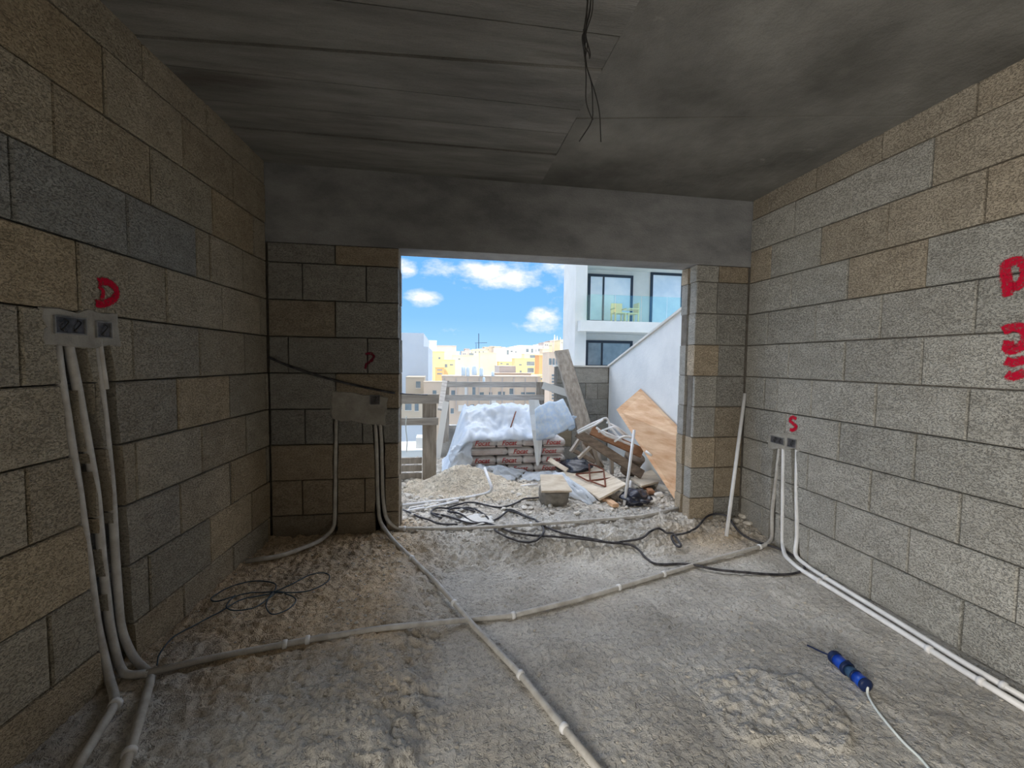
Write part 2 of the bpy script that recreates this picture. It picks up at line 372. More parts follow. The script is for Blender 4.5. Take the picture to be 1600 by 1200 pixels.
# ------------------------------------------------------------------ floor, terrace ground, ceiling
def ground(name, x0, x1, y0, y1, nx, ny, m):
    return grid(name, lambda u, v: (x0 + (x1 - x0)*u, y0 + (y1 - y0)*v, fz(x0 + (x1 - x0)*u, y0 + (y1 - y0)*v)), nx, ny, m)
fl = struct(ground('floor', -1.62, 2.75, .55, 3.60, 460, 340, 'floor'), 'rough dusty concrete floor strewn with grit', 'floor')
at_ = fl.data.attributes.new('sandy', 'FLOAT', 'POINT')
def sandy_at(x, y):
    n_ = .35*nz(x, y, 3, 5) + .25*nz(x, y, 8, 6)
    return max(0., min(.95, max(1.15*sst(.15, -.5, x)*sst(1.5, 2.3, y + .4*n_) + n_*.5 - .05, .8*math.exp(-((x - 2.2)/.5)**2 - ((y - 3.05)/.28)**2) + n_*.3 - .1)))
at_.data.foreach_set('value', [sandy_at(q.co.x + fl.location.x, q.co.y + fl.location.y) for q in fl.data.vertices])
struct(box('floor', (-1.95, -2.4, -.08), (2.75, .56, 0), 'floor'), 'bare concrete floor slab near the photographer', 'floor')
struct(ground('terrace_floor', -.75, 2.6, 3.58, 6.35, 130, 110, 'terrace'), 'rubble covered terrace ground outside the opening', 'floor')
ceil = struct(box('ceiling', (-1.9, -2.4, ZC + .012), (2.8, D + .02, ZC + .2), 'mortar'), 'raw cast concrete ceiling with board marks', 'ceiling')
def PC(x, y): return PZ(x, y, ZC)
def at_y(a, b, X): t = (X - a.x)/(b.x - a.x); return a.y + (b.y - a.y)*t
L0 = (PC(556, 4), PC(950, 55)); L1 = (PC(369, 112), PC(800, 159)); L2 = (PC(354, 197), PC(870, 241))
seam = (PC(982, 32), PC(870, 240))
def seam_x(Y): return seam[0].x + (seam[1].x - seam[0].x)*(Y - seam[0].y)/(seam[1].y - seam[0].y)
XA = -1.6
def edges(l): return at_y(*l, XA), at_y(*l, .9)
rows = [(.15, .15), (.62, .62), (1.05, 1.02), edges(L0), edges((PC(300, 62), PC(800, 100))), edges(L1), edges(((L1[0] + L2[0])/2, (L1[1] + L2[1])/2)), edges(L2), (D, D)]
for i, (a, b) in enumerate(zip(rows, rows[1:])):
    g = .005; dz = .012 + .0035*((i*2) % 3)
    sx = lambda y: seam_x(y) - .0008
    quad = [Vector((XA, a[0] + g, ZC + .012)), Vector((sx(a[1]), a[1] + g, ZC + .012)), Vector((sx(b[1]), b[1] - g, ZC + .012)), Vector((XA, b[0] - g, ZC + .012))]
    low = [v - Vector((0, 0, dz)) for v in quad]
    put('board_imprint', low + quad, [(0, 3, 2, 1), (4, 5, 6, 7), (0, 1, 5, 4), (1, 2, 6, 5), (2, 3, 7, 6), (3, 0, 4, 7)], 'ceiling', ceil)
cr = [(PC(985, 190).y, PC(1230, 150).y)]
for i, (ya0, ya1, yb0, yb1) in enumerate([(.15, .15, PC(905, 185).y, PC(1230, 148).y), (PC(905, 185).y, PC(1230, 148).y, D, D)]):
    dz = .0125 + .004*i; xr = 2.75
    quad = [Vector((seam_x(ya0) + .0008, ya0 + .003, ZC + .012)), Vector((xr, ya1 + .003, ZC + .012)), Vector((xr, yb1 - .003, ZC + .012)), Vector((seam_x(yb0) + .0008, yb0 - .003, ZC + .012))]
    low = [v - Vector((0, 0, dz)) for v in quad]
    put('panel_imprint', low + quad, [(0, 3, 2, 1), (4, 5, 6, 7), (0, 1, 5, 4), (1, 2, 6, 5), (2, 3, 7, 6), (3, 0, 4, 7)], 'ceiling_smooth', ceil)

# ------------------------------------------------------------------ block walls
GREY = [(.50, .48, .44), (.56, .54, .50), (.46, .455, .43), (.60, .58, .54)]; TAN = [(.60, .50, .37), (.56, .45, .32), (.62, .54, .42)]; DARK = [(.36, .37, .37)]
def block(parent, o, t, n, s0, s1, z0, z1, depth, col, seed):
    "one block: o origin, t along the wall, n out of the wall; chamfered, slightly uneven front"
    rg = random.Random(seed); up = Vector((0, 0, 1)); c = .005; pr = rg.uniform(-.0035, .0035)
    j = lambda: rg.uniform(-.0016, .0016)
    back = [(s0, z0), (s1, z0), (s1, z1), (s0, z1)]
    fr = [(s0 + c + j(), z0 + c + j()), (s1 - c + j(), z0 + c + j()), (s1 - c + j(), z1 - c + j()), (s0 + c + j(), z1 - c + j())]
    W_ = lambda s, z, d: o + t*s + up*z + n*d
    v = [W_(s, z, -depth) for s, z in back] + [W_(s, z, -.006 + pr) for s, z in back] + [W_(s, z, pr) for s, z in fr]
    f = [(3, 2, 1, 0)]
    for k in range(4): k2 = (k + 1) % 4; f += [(k, k2, k2 + 4, k + 4), (k + 4, k2 + 4, k2 + 8, k + 8)]
    f.append((8, 9, 10, 11))
    if t.cross(up).dot(n) < 0: f = [tuple(reversed(q)) for q in f]
    b = put('block', v, f, 'block', parent); b.color = (*col, 1); return b
G = .0035
def pick(rg, tan, dark=0.):
    r = rg.random(); c = rg.choice(DARK) if r < dark else (rg.choice(TAN) if r < dark + tan else rg.choice(GREY)); k = rg.uniform(.92, 1.06); return tuple(v*k for v in c)
def course(parent, o, t, n, n_i, joints, s_min, s_max, depth, colf, seed, zt=None, zb=None):
    js = [s_min] + [j for j in sorted(joints) if s_min + .03 < j < s_max - .03] + [s_max]
    z0, z1 = n_i*H + G, (n_i + 1)*H - G
    if zt is not None: z1 = min(z1, zt)
    if zb is not None: z0 = max(z0, zb)
    out = []
    for i, (a, b) in enumerate(zip(js, js[1:])): out.append(block(parent, o, t, n, a + G, b - G, z0, z1, depth, colf(n_i, (a + b)/2), seed*1000 + n_i*50 + i))
    return out
def run(off, lo, hi, L_=.4605):
    k = math.ceil((lo - off)/L_); r = []
    while off + k*L_ < hi: r.append(off + k*L_); k += 1
    return r
def side_wall(side, name, label, offs, colf, extra):
    xw, a = (XL, AL) if side == 'L' else (XR, AR); t = Vector((a, 1, 0)).normalized(); n = wall_n(side); o = Vector((xw - a*D, 0, 0)); k = t.y
    y0 = .35
    m0, m1 = o + t*(-1.9 if side == 'R' else -.1) - n*.045, o + t*((D + .18)/k) - n*.045
    v = [Vector((p.x, p.y, z)) + n*q for q in (0, -.50) for p in (m0, m1) for z in (-.05, ZC + .1)]
    f = [(0, 1, 3, 2), (4, 6, 7, 5), (0, 2, 6, 4), (1, 5, 7, 3), (0, 4, 5, 1), (2, 3, 7, 6)]
    if side == 'R': f = [tuple(reversed(q)) for q in f]
    w = struct(put(name, v, f, 'mortar'), label, 'wall')
    bl = []
    for i in range(11):
        js = [j/k for j in run(offs[i], y0, D)] + [j/k for j in extra.get(i, [])]
        bl += course(w, o, t, n, i, js, y0/k, D/k - .004, .07, colf, 11 if side == 'L' else 23, zt=ZC + .004 if i == 10 else None)
    return w, bl
rgL = random.Random(5)
def colL(i, s):
    if i == 7 and s < 2.6: return (.40, .405, .395)
    c = rgL.choice([(.52, .45, .345), (.50, .455, .37), (.545, .485, .385), (.48, .44, .37)] if rgL.random() < .75 else [(.58, .48, .34)]); k = rgL.uniform(.9, 1.06); return tuple(v*k for v in c)
def colR(i, s):
    c = rgL.choice([(.56, .485, .385), (.53, .47, .385)]) if rgL.random() < (.9 if i == 10 else (.5 if i in (7, 8, 9) else .0)) else rgL.choice([(.57, .555, .515), (.60, .585, .545), (.54, .53, .495)]); k = rgL.uniform(.95, 1.05); return tuple(v*k for v in c)
offL = [2.36, 2.596, 2.354, 2.082, 2.362, 2.083, 2.30, 2.081, 2.229, 2.449, 2.66]
offR = [2.134, 2.399, 2.173, 2.396, 2.168, 2.390, 2.164, 2.400, 2.159, 2.399, 2.22]
wl, blocks_l = side_wall('L', 'wall_left', 'left wall of tan and grey concrete blocks with conduit chases', offL, colL, {7: [2.66], 2: [2.84, 2.80]})
wr, blocks_r = side_wall('R', 'wall_right', 'right wall of pale grey concrete blocks', offR, colR, {4: [2.95], 2: [2.88]})
# back wall: two leaves of blocks either side of the opening, ring beam above
core = [boxv((XL - .05, D + .045, -.05), (OX0 - .010, D + .095, ZLIN)), boxv((XL - .05, D + .145, -.05), (OX0 - .010, D + TW - .01, ZLIN)), boxv((OX1 + .010, D + .030, -.05), (XR + .08, D + .095, ZLIN)), boxv((OX1 + .010, D + .145, -.05), (XR + .08, D + TW - .01, ZLIN)), boxv((XL - .05, D + .095, -.05), (OX0 - .03, D + .145, ZLIN)), boxv((OX1 + .03, D + .095, -.05), (XR + .08, D + .145, ZLIN))]
v, f = [], []
for c in core: f += [tuple(i + len(v) for i in q) for q in BOXF]; v += c
wb = struct(put('wall_back', v, f, 'mortar'), 'back wall of concrete blocks around the wide opening', 'wall')
JL = {0: [-.80], 1: [-1.034, -.585], 2: [-.80], 3: [-1.009, -.60], 4: [-.79], 5: [-1.116, -.56], 6: [-.788], 7: [-1.013, -.566], 8: [-.784]}
JR = {0: [2.36], 1: [2.351], 2: [2.351], 3: [2.339], 4: [2.347], 5: [2.354], 6: [2.328], 7: [2.322], 8: [2.33]}
tx = Vector((1, 0, 0)); nb = Vector((0, -1, 0)); ob = Vector((0, D, 0))
rgB = random.Random(9)
def bcol(i, s):
    c = rgB.choice([(.50, .42, .32), (.46, .40, .32)] if rgB.random() < (.85 if i < 3 else (.5 if i < 5 else .1)) else [(.42, .41, .385), (.45, .44, .41)]); k = rgB.uniform(.94, 1.05); return tuple(v*k for v in c)
blocks_b = []
for i in range(9):
    zt = ZLIN - .004 if i == 8 else None
    blocks_b += course(wb, ob, tx, nb, i, JL[i], XL + .004, OX0 + random.uniform(-.006, .002), .10, bcol, 31, zt)
    course(wb, ob, tx, nb, i, JR[i], OX1 + random.uniform(-.006, .010), XR - .004, .10, lambda a_, b_: tuple(v*(1.3 if b_ < 2.3 else 1.) for v in bcol(a_, b_)), 37, zt)
    o2 = Vector((0, D + TW, 0))
    course(wb, o2, tx, -nb, i, [], XL + .2, OX0 + random.uniform(-.006, .004), .10, bcol, 41, zt)
    course(wb, o2, tx, -nb, i, [2.46], OX1 + random.uniform(-.006, .014), XR + .05, .10, lambda a_, b_: tuple(v*1.35 for v in bcol(a_, b_)), 43, zt)
beam = struct(box('lintel_beam', (XL - .06, D + .002, ZLIN), (XR + .09, D + TW, ZC + .1), 'beam'), 'cast concrete ring beam above the opening', 'beam')
bev = beam.modifiers.new('bevel', 'BEVEL'); bev.width = .006; bev.segments = 2
struct(box('wall_rear', (-1.95, -2.5, -.05), (2.8, -2.38, ZC + .1), 'beam'), 'plain wall behind the photographer', 'wall')
struct(box('wall_left_rear', (-1.95, -2.4, -.05), (-1.60, -.10, ZC + .1), 'beam'), 'plain closed wall beside the photographer', 'wall')
struct(box('wall_left_stub', (-1.60, -.12, -.05), (-1.42, .0, ZC + .1), 'beam'), 'plain wall return beside the photographer', 'wall')

# the storeys of the building above and around the room (they shade the terrace)
mass = struct(box('upper_storeys', (-14, -9, ZC + .25), (14, D + TW, 23), 'facade_grey'), 'storeys of the building above the room', 'building')
struct(box('neighbouring_bay', (-14, -9, -8), (-2.05, D + TW - .02, ZC + .24), 'facade_grey'), 'neighbouring bay of the same building', 'building')
struct(box('neighbouring_bay', (2.9, -9, -8), (14, D + TW - .02, ZC + .24), 'facade_grey'), 'bay of the same building at the other side', 'building')

# ------------------------------------------------------------------ chases for the conduits (cut into the blocks)
def wall_uv(side, p):
    return p.y, p.z
def chase(side, pxs, w, blocks, depth=.045):
    pts = [PW(side, *q) if side in 'LR' else P(q[0], q[1], D) for q in pxs]
    n = wall_n(side) if side in 'LR' else nb
    t = (Vector((AL if side == 'L' else AR, 1, 0)).normalized()) if side in 'LR' else tx
    v, f = [], []
    rg = random.Random(len(pxs)*7 + int(pxs[0][0]))
    dense = []
    for a, b in zip(pts, pts[1:]):
        k = max(1, int((b - a).length/.09))
        dense += [a + (b - a)*(i/k) for i in range(k)]
    dense.append(pts[-1])
    for p in dense:
        l, r = w/2*rg.uniform(.85, 1.25), w/2*rg.uniform(.85, 1.25)
        v += [p - t*l - n*depth, p + t*r - n*depth, p + t*r + n*.03, p - t*l + n*.03]
    m = len(dense)
    for i in range(m - 1):
        for k in range(4): k2 = (k + 1) % 4; f.append((i*4 + k, i*4 + k2, i*4 + 4 + k2, i*4 + 4 + k))
    f.append((3, 2, 1, 0)); f.append(tuple((m - 1)*4 + k for k in range(4)))
    cut = put('cutter', v, f, 'mortar')
    import bmesh
    bm = bmesh.new(); bm.from_mesh(cut.data); bmesh.ops.recalc_face_normals(bm, faces=bm.faces); bm.to_mesh(cut.data); bm.free()
    lo, hi = min(p.dot(t) for p in v), max(p.dot(t) for p in v); zl, zh = min(p.z for p in v), max(p.z for p in v)
    hit = []
    for b in blocks:
        wl_ = WLOC_of(b); vs = [wl_ + x.co for x in b.data.vertices]
        if max(p.dot(t) for p in vs) < lo or min(p.dot(t) for p in vs) > hi or max(p.z for p in vs) < zl or min(p.z for p in vs) > zh: continue
        md = b.modifiers.new('chase', 'BOOLEAN'); md.operation = 'DIFFERENCE'; md.object = cut; md.solver = 'EXACT'; hit.append(b)
    bpy.context.view_layer.update(); dg = bpy.context.evaluated_depsgraph_get()
    new = [(b, bpy.data.meshes.new_from_object(b.evaluated_get(dg))) for b in hit]
    for b, me in new:
        b.modifiers.clear()
        if len(me.polygons): b.data = me
    bpy.data.objects.remove(cut)
def WLOC_of(b): return b.location + (WLOC[b.parent.name] if b.parent else Vector())
chase('L', [(97, 515), (108, 600), (122, 690), (136, 770), (150, 880), (164, 985), (175, 1075)], .062, blocks_l)
chase('L', [(117, 515), (133, 600), (149, 690), (163, 770), (173, 880), (184, 985), (195, 1070)], .064, blocks_l)
chase('L', [(157, 525), (169, 600), (179, 690), (186, 770), (193, 880), (200, 985), (207, 1055)], .066, blocks_l)
chase('R', [(1214, 690), (1209, 760), (1204, 860)], .060, blocks_r)
chase('R', [(1222, 690), (1221, 760), (1221, 870)], .045, blocks_r)
chase('R', [(1239, 696), (1241, 760), (1245, 880)], .050, blocks_r)
chase('B', [(525, 645), (524, 740), (524, 830)], .040, blocks_b)
chase('B', [(583, 628), (589, 700), (591, 840)], .040, blocks_b)
chase('B', [(591, 628), (597, 700), (600, 830)], .040, blocks_b)

# mortar patches daubed round the boxes, spray-paint letters
def ribbon(name, pts, w, n, m, parent, off=.004):
    path = smooth_path(pts, 6); v, f = [], []; ed = []; n = Vector(n)
    for i, p in enumerate(path):
        t = (path[min(i + 1, len(path) - 1)] - path[max(i - 1, 0)]).normalized(); s = t.cross(n).normalized()
        e = .15 if i in (0, len(path) - 1) else 1.
        for k, q in ((-.62, .0), (-.3, .5), (.3, .5), (.62, .0)): v.append(p + s*(k*w) + n*off); ed.append(q*e)
    for i in range(len(path) - 1):
        for k in range(3): f.append((i*4 + k, i*4 + k + 1, i*4 + 5 + k, i*4 + 4 + k))
    o = put(name, v, f, m, parent); a = o.data.attributes.new('edge', 'FLOAT', 'POINT'); a.data.foreach_set('value', ed); return o
nl, nr = wall_n('L'), wall_n('R')
mark = lambda side, pts: [PW(side, *q) for q in pts]
ribbon('spray_letter', mark('L', [(150, 441), (163, 440), (176, 447), (181, 459), (174, 469), (160, 475), (146, 474)]), .040, nl, 'spray_red', wl)['label'] = 'red sprayed letter D'
ribbon('spray_letter', mark('L', [(152, 446), (160, 456), (156, 472)]), .022, nl, 'spray_red', wl)
ribbon('spray_letter', mark('R', [(1246, 655), (1239, 652), (1235, 657), (1240, 662), (1245, 667), (1240, 672), (1234, 671)]), .034, nr, 'spray_red', wr)['label'] = 'red sprayed letter S'
ribbon('spray_letter', mark('R', [(1577, 466), (1574, 440), (1572, 416), (1588, 408), (1602, 414), (1604, 432), (1592, 446), (1580, 448)]), .055, nr, 'spray_red', wr)
ribbon('spray_letter', mark('R', [(1566, 518), (1582, 512), (1600, 514), (1606, 530), (1590, 545), (1576, 546), (1578, 530)]), .055, nr, 'spray_red', wr)
ribbon('spray_letter', mark('R', [(1570, 563), (1585, 567), (1606, 560)]), .05, nr, 'spray_red', wr)
ribbon('spray_letter', mark('R', [(1572, 584), (1585, 588), (1606, 580)]), .05, nr, 'spray_red', wr)
ribbon('spray_letter', [P(x, y, D) for x, y in [(570, 554), (579, 552), (584, 557), (580, 564), (573, 569), (571, 577)]], .026, nb, 'spray_dark', wb)['label'] = 'dark red sprayed letter S'
for s0 in ([(204, 560), (206, 590)], [(143, 735), (140, 760)]): ribbon('spray_smear', mark('L', s0), .02, nl, 'spray_dark', wl, off=.0035)
def patch(name, side, pxs, parent, seed):
    n = wall_n(side) if side in 'LR' else nb
    c = [PW(side, *q) if side in 'LR' else P(*q, D) for q in pxs]; rg = random.Random(seed); ring = []
    for a, b in zip(c, c[1:] + c[:1]):
        for k in range(5): q = a + (b - a)*(k/5); ring.append(q + Vector((0, rg.uniform(-.012, .012), rg.uniform(-.012, .012))) if side in 'LR' else q + Vector((rg.uniform(-.012, .012), 0, rg.uniform(-.012, .012))))
    m = len(ring); cen = sum(ring, Vector())/m; v = [q - n*.004 for q in ring] + [cen + (q - cen)*.93 + n*.0045 for q in ring]
    f = [(i, (i + 1) % m, m + (i + 1) % m, m + i) for i in range(m)] + [tuple(range(m, 2*m))]
    if (ring[1] - ring[0]).cross(ring[7] - ring[0]).dot(n) < 0: f = [tuple(reversed(q)) for q in f]
    return put(name, v, f, 'plaster_patch', parent)

# ------------------------------------------------------------------ recessed electrical boxes
def wall_box(label, side, px0, px1, gangs, pat):
    (x0, y0), (x1, y1) = px0, px1
    a, b = (PW(side, x0, y0), PW(side, x1, y1)) if side in 'LR' else (P(x0, y0, D), P(x1, y1, D))
    n = wall_n(side) if side in 'LR' else nb; up = Vector((0, 0, 1)); t = up.cross(n) if True else None
    c = (a + b)/2; w = abs((b - a).dot(t))/2; h = abs(b.z - a.z)/2
    r = thing('switch_box', label, 'switch box', c - up*h)
    Q = lambda s, z, d: c + t*s + up*z + n*d
    v, f = [], []
    # open shell: rim in front, cavity behind
    ring = lambda ww, hh, d: [Q(-ww, -hh, d), Q(ww, -hh, d), Q(ww, hh, d), Q(-ww, hh, d)]
    v = ring(w, h, .002) + ring(w, h, .012) + ring(w - .004, h - .004, .012) + ring(w - .005, h - .005, .006)
    for j in (0, 4, 8):
        for k in range(4): k2 = (k + 1) % 4; f.append((j + k, j + k2, j + 4 + k2, j + 4 + k))
    put('rim', v, f, 'box_rim', r)
    v = ring(w - .005, h - .005, .0075); v += [Q(s*(w - .012), z*(h - .012), .0062) for s, z in ((-1, -1), (1, -1), (1, 1), (-1, 1))]
    put('back_plate', v, [(0, 1, 5, 4), (1, 2, 6, 5), (2, 3, 7, 6), (3, 0, 4, 7), (4, 5, 6, 7)], 'box_metal', r)
    for g in range(gangs):
        s = ((g + .5)/gangs*2 - 1)*(w - .012)
        lathe('screw_lug', [(.006, 0), (.006, .004), (.003, .005)], 8, 'box_metal', Q(s, -h*.55, .006), n, r)
    for g in range(gangs):
        s = ((g + .5)/gangs*2 - 1)*(w - .012)
        tube('wire_tail', smooth_path([Q(s - .01, -h*.6, .007), Q(s, 0, .016), Q(s + .012, h*.4, .013), Q(s + .004, h*.7, .008)]), .0022, 'wire_black', r, 6)
    return r
patch('mortar_daub', 'L', [(64, 480), (182, 488), (190, 540), (62, 545)], wl, 3)
patch('mortar_daub', 'R', [(1202, 674), (1250, 678), (1252, 704), (1200, 700)], wr, 4)
patch('mortar_daub', 'B', [(516, 612), (606, 619), (604, 664), (516, 656)], wb, 5)
wall_box('wide black double switch box at the top of left wall chases', 'L', (80, 492), (131, 524), 2, True)
wall_box('narrow black single switch box below the red letter D', 'L', (146, 501), (171, 529), 1, True)
wall_box('double switch box in right wall above two white conduits', 'R', (1206, 680), (1226, 696), 2, True)
wall_box('single switch box under the red letter S on right wall', 'R', (1232, 684), (1245, 701), 1, True)
wall_box('small dark switch box on back wall beside the opening', 'B', (578, 617), (594, 632), 1, True)

# ------------------------------------------------------------------ conduits
RC = .0145
def clip(parent, p, d, r=RC, m='conduit'):
    d = Vector(d).normalized(); c = lathe('clip', [(r*1.02, -.011), (r*1.42, -.008), (r*1.42, .008), (r*1.02, .011)], 10, m, p, d, parent)
    return c
def conduit(label, pts, m='conduit_dusty', clips=(), r=RC, bend=.07, group=None, cat='conduit'):
    path = fillet(pts, bend); o = tube('conduit', path, r, m, None, 10); tag(o, label, cat, group)
    # distance along the raw points for the clips
    for seg, t in clips:
        a, b = Vector(pts[seg]), Vector(pts[seg + 1]); clip(o, a + (b - a)*t, b - a, r)
    return o
L_ = lambda pts, off=-.018: [PW('L', *q, off) for q in pts]
R_ = lambda pts, off=-.014: [PW('R', *q, off) for q in pts]
B_ = lambda pts, off=-.012: [Vector((p.x, D - off, p.z)) for p in (P(*q, D) for q in pts)]
F_ = lambda pts, off=RC*.8: [PF(*q, off + .004) for q in pts]
conduit('grey conduit down left wall nearest the camera, turning at a joint', L_([(94, 524), (104, 600), (118, 690), (131, 770), (146, 880), (160, 985)]) + [PW('L', 168, 1065, .01)] + F_([(182, 1098), (150, 1150), (110, 1215)], .02), clips=[(7, .06)], r=.0155)
conduit('middle grey conduit in the left wall chases', L_([(112, 524), (128, 600), (144, 690), (158, 770), (168, 880), (180, 985)]) + [PW('L', 186, 1040, .0)] + F_([(196, 1056), (232, 1052)], .012), r=.0155)
conduit('grey conduit below narrow box, bending toward the camera', L_([(152, 529), (164, 600), (174, 690), (182, 770), (188, 880), (196, 985)]) + [PW('L', 202, 1032, .02)] + F_([(238, 1054), (215, 1135), (190, 1215)], .022), clips=[(8, .55)], r=.0155)
conduit('short loose conduit crossing under the narrow box', L_([(157, 529), (161, 560), (168, 608)], -.004), r=.009)
conduit('long grey conduit crossing the floor from wall to wall', F_([(228, 1052), (330, 1028), (485, 999), (600, 981), (735, 968), (800, 962), (900, 938), (1000, 908), (1100, 878), (1196, 852)]) + R_([(1204, 842), (1204, 800), (1211, 745), (1216, 697)]), clips=[(1, .73), (1, .97), (5, .02), (6, .65), (7, .35), (8, .9)], bend=.05)
conduit('diagonal grey conduit running from back wall toward the camera', B_([(584, 632), (588, 690), (590, 780)]) + [P(593, 815, D - .02)] + F_([(612, 842), (680, 908), (745, 983), (815, 1056), (875, 1130), (945, 1215)], .014), clips=[(4, .5), (5, .5), (6, .98), (8, .1)], bend=.06)
conduit('grey conduit from back wall turning along the doorway sill', B_([(592, 632), (596, 690), (598, 780)]) + [P(603, 812, D - .015)] + F_([(620, 826), (700, 826), (780, 823), (900, 815), (1000, 807), (1062, 794)], .018), clips=[(4, .15), (6, .4)], bend=.07)
conduit('short grey conduit curving from back wall to left corner', B_([(525, 650), (524, 730), (523, 800)]) + [P(522, 826, D - .03)] + F_([(500, 846), (440, 869), (384, 877)], .018), bend=.09)
conduit('right wall conduit from double box to floor run nearer the room', R_([(1222, 697), (1221, 760), (1220, 850)]) + [PZ(1226, 868, .034)] + F_([(1245, 886), (1275, 905), (1400, 982), (1500, 1045), (1620, 1118)], .016), 'conduit', clips=[(5, .05), (6, .55), (7, .3)], bend=.05)
conduit('right wall conduit from single box to floor run along wall', R_([(1243, 702), (1242, 760), (1243, 840)]) + [PW('R', 1247, 868, .03)] + F_([(1262, 885), (1285, 900), (1400, 970), (1500, 1032), (1620, 1102)], .016), 'conduit', clips=[(5, .05), (7, .6)], bend=.05)
pl0 = F_([(1135, 838)], .0)[0]; pl1 = Vector((XR - .035, D - .05, P(1161, 615, D - .05).z))
o = tube('plastic_pipe', [pl0, pl0 + (pl1 - pl0)*.5, pl1], .0145, 'conduit', None, 10); tag(o, 'white plastic pipe leaning in the right corner beside the opening', 'pipe')

# ------------------------------------------------------------------ cables and wires
def cable(name, label, pxs, r, m, off=None, cat='cable', lift=()):
    pts = [PF(x, y, (r*.9 if off is None else off) + (lift.get(i, .012) if isinstance(lift, dict) and i in lift else (.012 if i in lift else 0))) for i, (x, y) in enumerate(pxs)]
    path = smooth_path(pts, 6)
    for p in path:
        g = max(fz(p.x + dx, p.y + dy) for dx in (-r, 0, r) for dy in (-r, 0, r)); p.z = max(p.z, g + r*.55)
    for _ in range(2):
        zz = [p.z for p in path]
        for i, p in enumerate(path): w = zz[max(0, i - 2):i + 3]; p.z = .5*max(w) + .5*sum(w)/len(w)
    return tag(tube(name, path, r, m, None, 7), label, cat)
cable('power_cable', 'long black cable looping over the sill to the right corner', [(674, 803), (700, 808), (735, 818), (757, 821), (775, 825), (800, 833), (822, 839), (860, 839), (905, 843), (946, 850), (979, 855), (996, 861), (1012, 875), (1026, 882), (1059, 882), (1084, 883), (1125, 891), (1180, 897), (1225, 898), (1248, 894), (1257, 887), (1250, 876), (1230, 864), (1194, 851), (1163, 840), (1147, 825), (1136, 808), (1120, 803), (1103, 811), (1089, 828), (1070, 835), (1050, 838), (1053, 850), (1062, 856), (1063, 849), (1053, 841), (1042, 835), (1029, 829), (1015, 832), (1004, 843), (974, 848), (952, 849), (913, 844), (880, 836), (850, 822), (830, 812), (805, 803), (790, 797)], .0085, 'cable', lift={15: .012, 16: .012, 26: .05, 27: .07, 28: .05, 25: .02, 33: .012, 34: .012, 41: .012})
cable('power_cable', 'black cable trailing over the rubble to the concrete tub', [(884, 772), (858, 773), (845, 779), (822, 781), (806, 790), (780, 793), (740, 790), (715, 791), (698, 796)], .0085, 'cable')
cable('power_cable', 'round loop of black cable drooping below the sill conduit', [(771, 823), (777, 834), (809, 847), (835, 847), (848, 836), (848, 823), (833, 813), (809, 807), (792, 799)], .008, 'cable', lift=(0, 5))
cable('power_cable', 'small oval coil of black cable on the sill', [(690, 812), (674, 804), (682, 797), (705, 795), (735, 797), (755, 805), (763, 813), (757, 820), (740, 817), (720, 806), (700, 801), (715, 798), (742, 800)], .008, 'cable')
cable('power_cable', 'thin black cable from under left jamb to the coil', [(630, 803), (650, 809), (672, 816), (692, 821), (715, 821)], .008, 'cable')
cable('power_cable', 'short black cable dropping from coil onto the sill conduit', [(792, 800), (783, 808), (770, 815)], .008, 'cable')
zb = lambda pts: [(200 + x/3.636, 840 + y/3.636) for x, y in pts]
cable('thin_wire', 'thin blue grey wire in loose loops on the left floor', zb([(165, 735), (180, 660), (250, 580), (350, 515), (450, 460), (550, 410), (650, 360), (800, 325), (920, 270), (1040, 215), (1130, 215), (1140, 245), (1060, 295), (940, 315), (820, 318), (700, 315), (600, 350), (560, 400), (620, 420), (720, 400), (800, 345), (850, 320), (940, 340), (950, 370), (900, 415), (820, 435), (785, 400), (800, 340), (840, 290), (820, 255), (700, 252), (560, 300), (475, 345), (500, 365), (590, 345), (610, 325)]), .0032, 'wire_blue', off=.006, cat='wire')
# dark hose strung across the left part of the back wall
hp = [PW('L', 415, 558, .02), P(450, 571, D - .03), P(500, 588, D - .025), P(560, 603, D - .02), P(610, 613, D - .015), P(628, 615, D + .12), P(640, 616, D + .55), P(668, 617, 4.80)]
tag(tube('hanging_cable', smooth_path(hp, 6), lambda t: .009 if t < .6 else .005, 'cable', None, 7), 'dark cable strung along the back wall out to the railing', 'cable')
# wires hanging from the ceiling
def hanging():
    top = PC(920, -14); r = thing('ceiling_wires', 'bunch of thin black wires dangling from the ceiling', 'wires', top); Yh = top.y
    q = lambda pts, dy=0.: [Vector((p.x, Yh + dy, p.z)) for p in (P(x, y, Yh) for x, y in pts)]
    sets = [[(918, -16), (916, 20), (913, 48), (908, 62), (911, 85), (914, 120), (914, 160), (921, 183), (925, 190)],
            [(923, -16), (921, 20), (914, 50), (917, 72), (914, 96), (921, 122), (930, 150), (936, 180), (938, 223)],
            [(927, -16), (925, 20), (916, 50), (914, 74), (917, 105), (924, 130), (926, 165), (924, 190), (905, 221)],
            [(925, -16), (922, 15), (914, 50), (919, 66), (923, 82), (922, 90)],
            [(920, -16), (918, 15), (913, 52), (916, 70), (921, 78), (923, 86)]]
    for i, s in enumerate(sets): tube('wire', smooth_path(q(s, (i - 2)*.006), 5), .0021, 'wire_black', r, 6)
    tube('knot', q([(913, 46), (914, 56), (915, 66)]), .006, 'wire_black', r, 7)
hanging()
